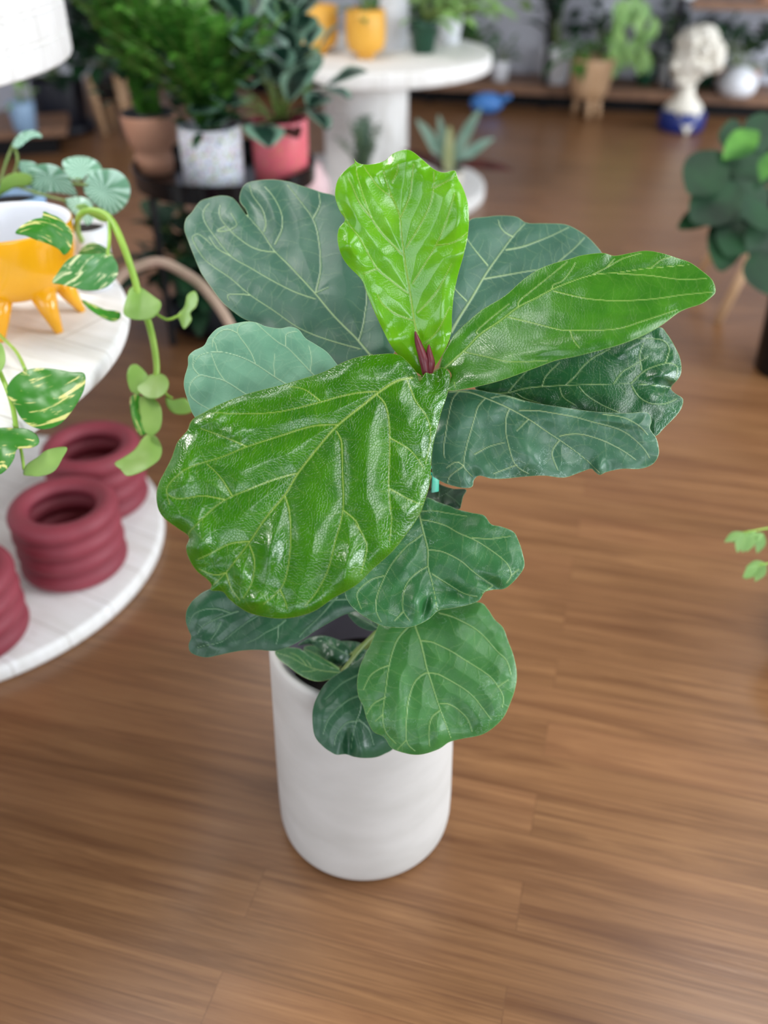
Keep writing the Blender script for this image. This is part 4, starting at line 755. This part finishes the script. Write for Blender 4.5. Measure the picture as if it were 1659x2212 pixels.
# ---------------------------------------------------------------- back shelving
sh = thing('shelving_unit', 'long black framed plant shelving with brown wood boards along the back wall', 'shelf', W(0, 7.75, 0))
for z0, z1, nm, a, b in ((.10, .165, 'shelf_board', -3.0, 3.6), (.70, .755, 'shelf_board', .35, 3.6), (1.5, 1.56, 'shelf_board', -3.0, 3.6)):
    obj(nm, rbox(MB(), a, b, 7.46, 7.95, z0, z1), M['shelf'], sh, smooth=False)
obj('plinth', rbox(MB(), -3.0, 3.6, 7.56, 7.93, 0, .1), M['blackmetal'], sh, smooth=False)
for u in (-2.9, -1.5, -.62, .28, 1.75, 3.5):
    for v_ in (7.5, 7.9): obj('upright', rbox(MB(), u-.02, u+.02, v_-.02, v_+.02, 0, 2.2), M['blackmetal'], sh, smooth=False)
obj('brace', MB().tube([W(.8, 7.93, .38), W(1.72, 7.93, .84)], .012, 8), M['blackmetal'], sh)
def shp(px, v_=7.7, z=.165):
    a = W(-3, v_); b = W(4, v_); d = ray(px, 170); k = d[0]/d[1]
    # point of the shelf line seen in column px
    s = (a[0]-k*a[1])/((a[0]-b[0])-k*(a[1]-b[1])); return (a[0]+(b[0]-a[0])*s, a[1]+(b[1]-a[1])*s, z)
def shelf_plant(px, lab, kind, potm, r, h, fol, n, fr, fh, L, Wd, name='shelf_plant', v_=7.7, z=.165, droop=.4, bias=(0, 0, 0), group='potted plants on the back shelf'):
    x, y, z = shp(px, v_, z); t = thing(name, lab, kind, (x, y, z), group)
    pot(t, x, y, z, r*.75, r, h, potm, n=40)
    if n: spray(t, (x, y, z+h), n, fr, fh, L, Wd, fol, droop, bias=bias)
    return t
shelf_plant(1080, 'tiny plant in a small white pot beside the round table edge', 'potted plant', 'white', .075, .14, 'mid', 26, .14, .2, .1, .05, v_=7.6)
shelf_plant(1197, 'tall dark green plant in a white pot on the low back shelf', 'potted plant', 'white', .125, .24, 'dark', 40, .16, .5, .2, .09, v_=7.62, bias=(-.05, 0, .1))
shelf_plant(1392, 'small dark plant with pale leaf in a dark pot left of the cream bust', 'potted plant', 'greenpot', .075, .13, 'dark', 26, .16, .2, .12, .08)
shelf_plant(1455, 'plant with dark leaves standing behind the cream bust', 'potted plant', 'white', .15, .24, 'dark', 40, .35, .3, .14, .08, v_=7.8)
shelf_plant(1590, 'dark leafy plant in a blush pot at the right end of the back shelf', 'potted plant', 'terracotta', .16, .14, 'dark', 60, .4, .35, .15, .08, v_=7.65)
t = thing('dome_bowl', 'white rounded bowl at the right end of the back shelf', 'bowl', shp(1590, 7.5, .31)); x, y, z = shp(1590, 7.5, .165)
t.location = (x, y-.05, z)
obj('body', MB().lathe((x, y-.05, z), [(0, .0), (.10, 0), (.13, .04), (.135, .1), (.10, .16), (.04, .19), (0, .195)], 48), M['white'], t)
for px, lab, z, m_, fol in ((1450, 'white pot on the upper back shelf', .755, 'white', 'mid'), (1620, 'terracotta pot on the upper back shelf at far right', .755, 'terracotta', 'mid'), (1345, 'trailing yellow green plant hanging from the upper back shelf', .755, 'blackplastic', 'light')):
    x, y, z = shp(px, 7.55, z); t = thing('upper_shelf_plant', lab, 'potted plant', (x, y, z)); pot(t, x, y, z, .07, .09, .15, m_, n=40)
    spray(t, (x, y, z+.13), 26, .2, .2, .12, .06, fol)
    if px == 1345:
        mb = MB()
        for i in range(38): mb.blade((x+random.uniform(-.17, .17), y-.12+random.uniform(-.06, .06), z+.05-random.uniform(0, .42)), (random.uniform(-.6, .6), random.uniform(-.6, .2), -1), (0, -1, .2), .13, .065, .1)
        obj('hanging_foliage', mb, M['light'], t)
for i, (px, lab) in enumerate(((1010, 'green plant low on the back shelf just right of the far table rim'), (1292, 'dark plant on the back shelf right behind the pale wooden planter'), (1525, 'dark leafy plant between the cream bust and the white dome bowl'))):
    shelf_plant(px, lab, 'potted plant', ('white', 'blackplastic', 'greenpot')[i], .08, .12, ('mid', 'dark', 'dark')[i], (40, 50, 44)[i], (.2, .16, .22)[i], (.3, .5, .26)[i], .14, .07, v_=7.72)
for i, (px, lab) in enumerate(((180, 'dark bushy plant in the far left background below the drum'), (240, 'dark leafy plant beside the wooden legged stand at left'), (330, 'leafy plant on the back shelf above the blush pot'), (470, 'leafy plant on the back shelf behind the bushes'), (640, 'leafy plant on the back shelf behind the calathea'), (930, 'small leafy plant on the back shelf right of the far table'))):
    shelf_plant(px, lab, 'potted plant', ('blackplastic', 'navypot', 'white', 'terracotta', 'white', 'terracotta')[i], .12, .2, ('dark', 'dark', 'mid', 'mid', 'dark', 'mid')[i], 60, .3, .45, .2, .1, z=.165)
# tripod wooden planter with trailing plant
v = atz(1265, 252, 0); x, y = v[0], v[1]
t = thing('wooden_planter', 'pale wooden planter on three legs on the floor before the back shelf', 'planter', (x, y, 0))
obj('body', MB().lathe((x, y, .13), [(0, 0), (.10, .002), (.125, .02), (.145, .1), (.158, .24), (.162, .262), (.156, .266), (.15, .25), (0, .2)], 64), M['lightwood'], t)
for a in (-90, 30, 150, -30):
    c, s = math.cos(math.radians(a)), math.sin(math.radians(a)); obj('leg', MB().tube([(x+.07*c, y+.07*s, .15), (x+.095*c, y+.095*s, 0.002)], [.03, .02], 14), M['lightwood'], t)
t = thing('trailing_plant', 'small bright green plant trailing over the pale wooden planter', 'plant', (x-.02, y, .3)); spray(t, (x-.06, y, .36), 40, .16, .22, .12, .05, 'bush', .8, bias=(-.12, 0, 0))
# cream bust on a blue base
v = atz(1468, 280, 0); x, y = v[0], v[1]
t = thing('bust_planter', 'cream curly haired bust on a royal blue base on the floor', 'statue', (x, y, 0))
obj('base', MB().lathe((x, y, 0), [(0, 0), (.14, 0), (.158, .02), (.16, .1), (.145, .13), (0, .135)], 64), M['navyblue'], t)
mb = MB().lathe((x, y, .10), [(0, 0), (.135, .03), (.125, .06), (.085, .10), (.055, .14), (.052, .20), (.06, .24)], 40, .85)
mb.add(*(lambda: (np.array([(x-.085, y-.135, .135), (x+.085, y-.135, .135), (x, y-.175, .0), (x-.06, y-.08, .15), (x+.06, y-.08, .15)]), [(0, 1, 2), (0, 3, 4, 1), (0, 2, 3), (1, 4, 2)]))())
obj('shoulders', mb, M['cream'], t)
mb = MB().blob((x-.02, y-.01, .43), (.12, .13, .15), 32, 20)
mb.tube(cr([(x-.1, y-.07, .46), (x-.145, y-.09, .42), (x-.10, y-.085, .405)], 4), [.012, .022, .014], 10)
mb.blob((x-.09, y-.07, .355), (.035, .04, .02)).blob((x-.06, y-.06, .325), (.06, .06, .035))
obj('head', mb, M['cream'], t)
mb = MB(); g = np.random.default_rng(3)
for i in range(90):
    a = g.uniform(0, 6.283); e = g.uniform(-.5, 1.5); d = np.array([math.cos(a)*math.cos(e), math.sin(a)*math.cos(e), math.sin(e)])
    if d[0] < -.55 and d[2] < .5: continue
    mb.blob(np.array([x+.035, y, .475])+d*[.15, .14, .145], g.uniform(.032, .05), 12, 8)
mb.blob((x+.04, y, .475), (.145, .135, .14), 24, 16)
obj('hair', mb, M['cream'], t)
# blue can on the floor
v = atz(1050, 246, 0); x, y = v[0], v[1]
t = thing('watering_can', 'sky blue rounded can lying on the floor in front of the back shelf', 'watering can', (x, y, 0))
obj('body', MB().blob((x, y, .075), (.125, .08, .074), 32, 18), M['blue'], t)
obj('spout', MB().tube([(x+.08, y-.02, .08), (x+.14, y-.03, .12), (x+.17, y-.03, .13)], [.03, .018, .02], 14), M['blue'], t)

# ---------------------------------------------------------------- right side
v = atz(1660, 660, 0)
x, y = 1.62, 3.62
t = thing('wooden_plant_stand', 'pale wooden plant stand with splayed legs at the right edge', 'plant stand', (x, y, 0))
for dx, dy in ((-1, -1), (-1, 1), (1, -1), (1, 1)):
    obj('leg', MB().tube([(x+dx*.12, y+dy*.12, .42), (x+dx*.27, y+dy*.2, 0.0)], [.024, .017], 14), M['lightwood'], t)
obj('ring', MB().torus((x, y, .30), .17, .016, 48, 12), M['lightwood'], t)
t = thing('potted_rubber_plant', 'dark leafy fig in a black pot on the pale wooden stand at right', 'potted plant', (x, y, .31)); pot(t, x, y, .315, .12, .15, .24, 'blackplastic')
mb = MB(); T = lambda px, py, d: at(px, py, d)
for (a, b, L, wd, d0, d1) in (((1560, 330), (1500, 400), 0, .16, 3.1, 3.0), ((1600, 400), (1510, 460), 0, .17, 3.1, 3.0), ((1590, 420), (1545, 350), 0, .16, 3.2, 3.2), ((1570, 440), (1480, 480), 0, .08, 3.1, 3.05), ((1580, 450), (1560, 560), 0, .13, 3.1, 3.0), ((1640, 480), (1600, 400), 0, .15, 3.1, 3.1), ((1660, 450), (1620, 470), 0, .15, 3.0, 2.95), ((1610, 300), (1560, 290), 0, .13, 3.2, 3.2), ((1670, 380), (1590, 350), 0, .18, 3.2, 3.2), ((1640, 540), (1665, 620), 0, .16, 3.0, 2.95), ((1700, 500), (1640, 560), 0, .2, 3.0, 3.0), ((1640, 330), (1650, 250), 0, .14, 3.2, 3.2), ((1600, 480), (1575, 540), 0, .13, 3.05, 3.0), ((1665, 420), (1700, 300), 0, .2, 3.3, 3.3), ((1640, 430), (1560, 470), 0, .2, 3.15, 3.1)):
    p, q = T(*a, d0), T(*b, d1); L = np.linalg.norm(q-p)*1.15; mb.blade(p, q-p, (0, -.7, .7), L, wd, .05, a=1.1, b=.6, fold=.1, n=9)
obj('foliage', mb, M['dark'], t)
obj('young_foliage', MB().blade(T(1640, 285, 3.1), T(1560, 330, 3.05)-T(1640, 285, 3.1), (0, -.6, .7), .17, .10, .15, n=9).blade(T(1665, 330, 3.1), T(1640, 400, 3.05)-T(1665, 330, 3.1), (0, -.6, .7), .12, .06, .1, n=9), M['bush'], t)
sb = MB()
for q in (T(1600, 420, 3.1), T(1640, 300, 3.2), T(1620, 500, 3.05), T(1660, 400, 3.1)): sb.tube(cr([(x, y, .5), (x*.6+q[0]*.4, y*.6+q[1]*.4, (.5+q[2])/2), q], 5), [.01, .004], 8)
obj('stems', sb, M['bark'], t)
v = atz(1668, 800, 0); x, y = v[0]+.07, v[1]
t = thing('floor_pot', 'glossy black cylinder pot on the floor cut off by the right edge', 'pot', (x, y, 0)); pot(t, x, y, 0, .13, .14, .3, 'blackmetal')
spray(t, (x+.1, y, .3), 40, .15, .3, .16, .08, 'dark')
v = atz(1690, 1400, 0); x, y = v[0]+.12, v[1]
t = thing('sprig_plant', 'light green sprigs reaching in from the right edge above the floor', 'potted plant', (x, y, 0)); pot(t, x, y, 0, .10, .13, .2, 'blackplastic')
c = np.array([x, y, .2]); q1 = at(1605, 1150, 1.75); q2 = at(1640, 1220, 1.72)
sb = MB().tube(cr([c, (c+q1)/2+[0, 0, .08], q1], 6), [.004, .0015], 6).tube(cr([c, (c+q2)/2+[0, 0, .04], q2], 6), [.004, .0015], 6); obj('stems', sb, M['vine'], t)
mb = MB()
for f, q in ((1, q1), (.96, q1), (.93, q1), (.9, q1), (.86, q1), (1, q2), (.95, q2)):
    b = c+(q-c)*f+[0, 0, .03*(1-f)*4]; mb.blade(b, (-1, random.uniform(-.6, .2), random.uniform(-.9, .2)), (0, -.5, 1), .035, .018, .2)
    mb.blade(b, (-.3, random.uniform(-.8, .2), random.uniform(-1, -.3)), (0, -.5, 1), .035, .02, .2)
obj('foliage', mb, M['light'], t)

# ---------------------------------------------------------------- left far side
v = atz(100, 292, .17); x, y = v[0], v[1]
t = thing('low_shelf', 'brown low wooden shelf at far left', 'shelf', (x-.6, y+.2, 0))
obj('board', MB().box((x-.62, y+.25, .145), (1.3, .46, .05), rz=.25, bev=.004), M['shelf'], t, smooth=False)
obj('plinth', MB().box((x-.66, y+.29, .06), (1.2, .36, .12), rz=.25), M['blackmetal'], t, smooth=False)
x0 = aty(36, 262, y-.02)[0]
t = thing('blue_pot', 'pale blue pot with a small green plant on the low far left shelf', 'potted plant', (x0, y+.1, .17)); pot(t, x0, y+.1, .17, .065, .082, .17, 'paleblue'); spray(t, (x0, y+.1, .33), 14, .08, .16, .1, .04, 'light')
v = atz(142, 284, 0); x, y = v[0], v[1]
t = thing('dark_floor_pot', 'dark navy floor pot under the drum display at left', 'pot', (x, y, 0)); pot(t, x, y, 0, .165, .175, .34, 'navypot', rim=.0)
obj('saucer', MB().lathe((x, y, 0), [(0, 0), (.2, 0), (.21, .06), (.2, .06), (.19, .02), (0, .02)], 48), M['navypot'], t)
spray(t, (x, y, .34), 60, .3, .4, .2, .1, 'dark')
v = atz(245, 290, 0); x, y = v[0], v[1]
t = thing('wooden_leg_stand', 'wooden legged plant stand holding a dark pot left of the blush pot', 'plant stand', (x, y, 0))
for a, b in (((-.10, -.03), (-.04, -.05)), ((.09, -.03), (.12, -.05)), ((-.06, .12), (-.03, .14)), ((.08, .12), (.1, .14))):
    obj('leg', MB().tube([(x+a[0], y+a[1], .38), (x+b[0], y+b[1], .001)], [.026, .02], 12), M['lightwood'], t)
t = thing('stand_plant', 'dark leafy plant in a black pot on the wooden legged stand', 'potted plant', (x, y, .3)); pot(t, x, y+.04, .22, .07, .085, .2, 'blackplastic'); spray(t, (x, y+.04, .42), 50, .3, .3, .2, .1, 'dark')
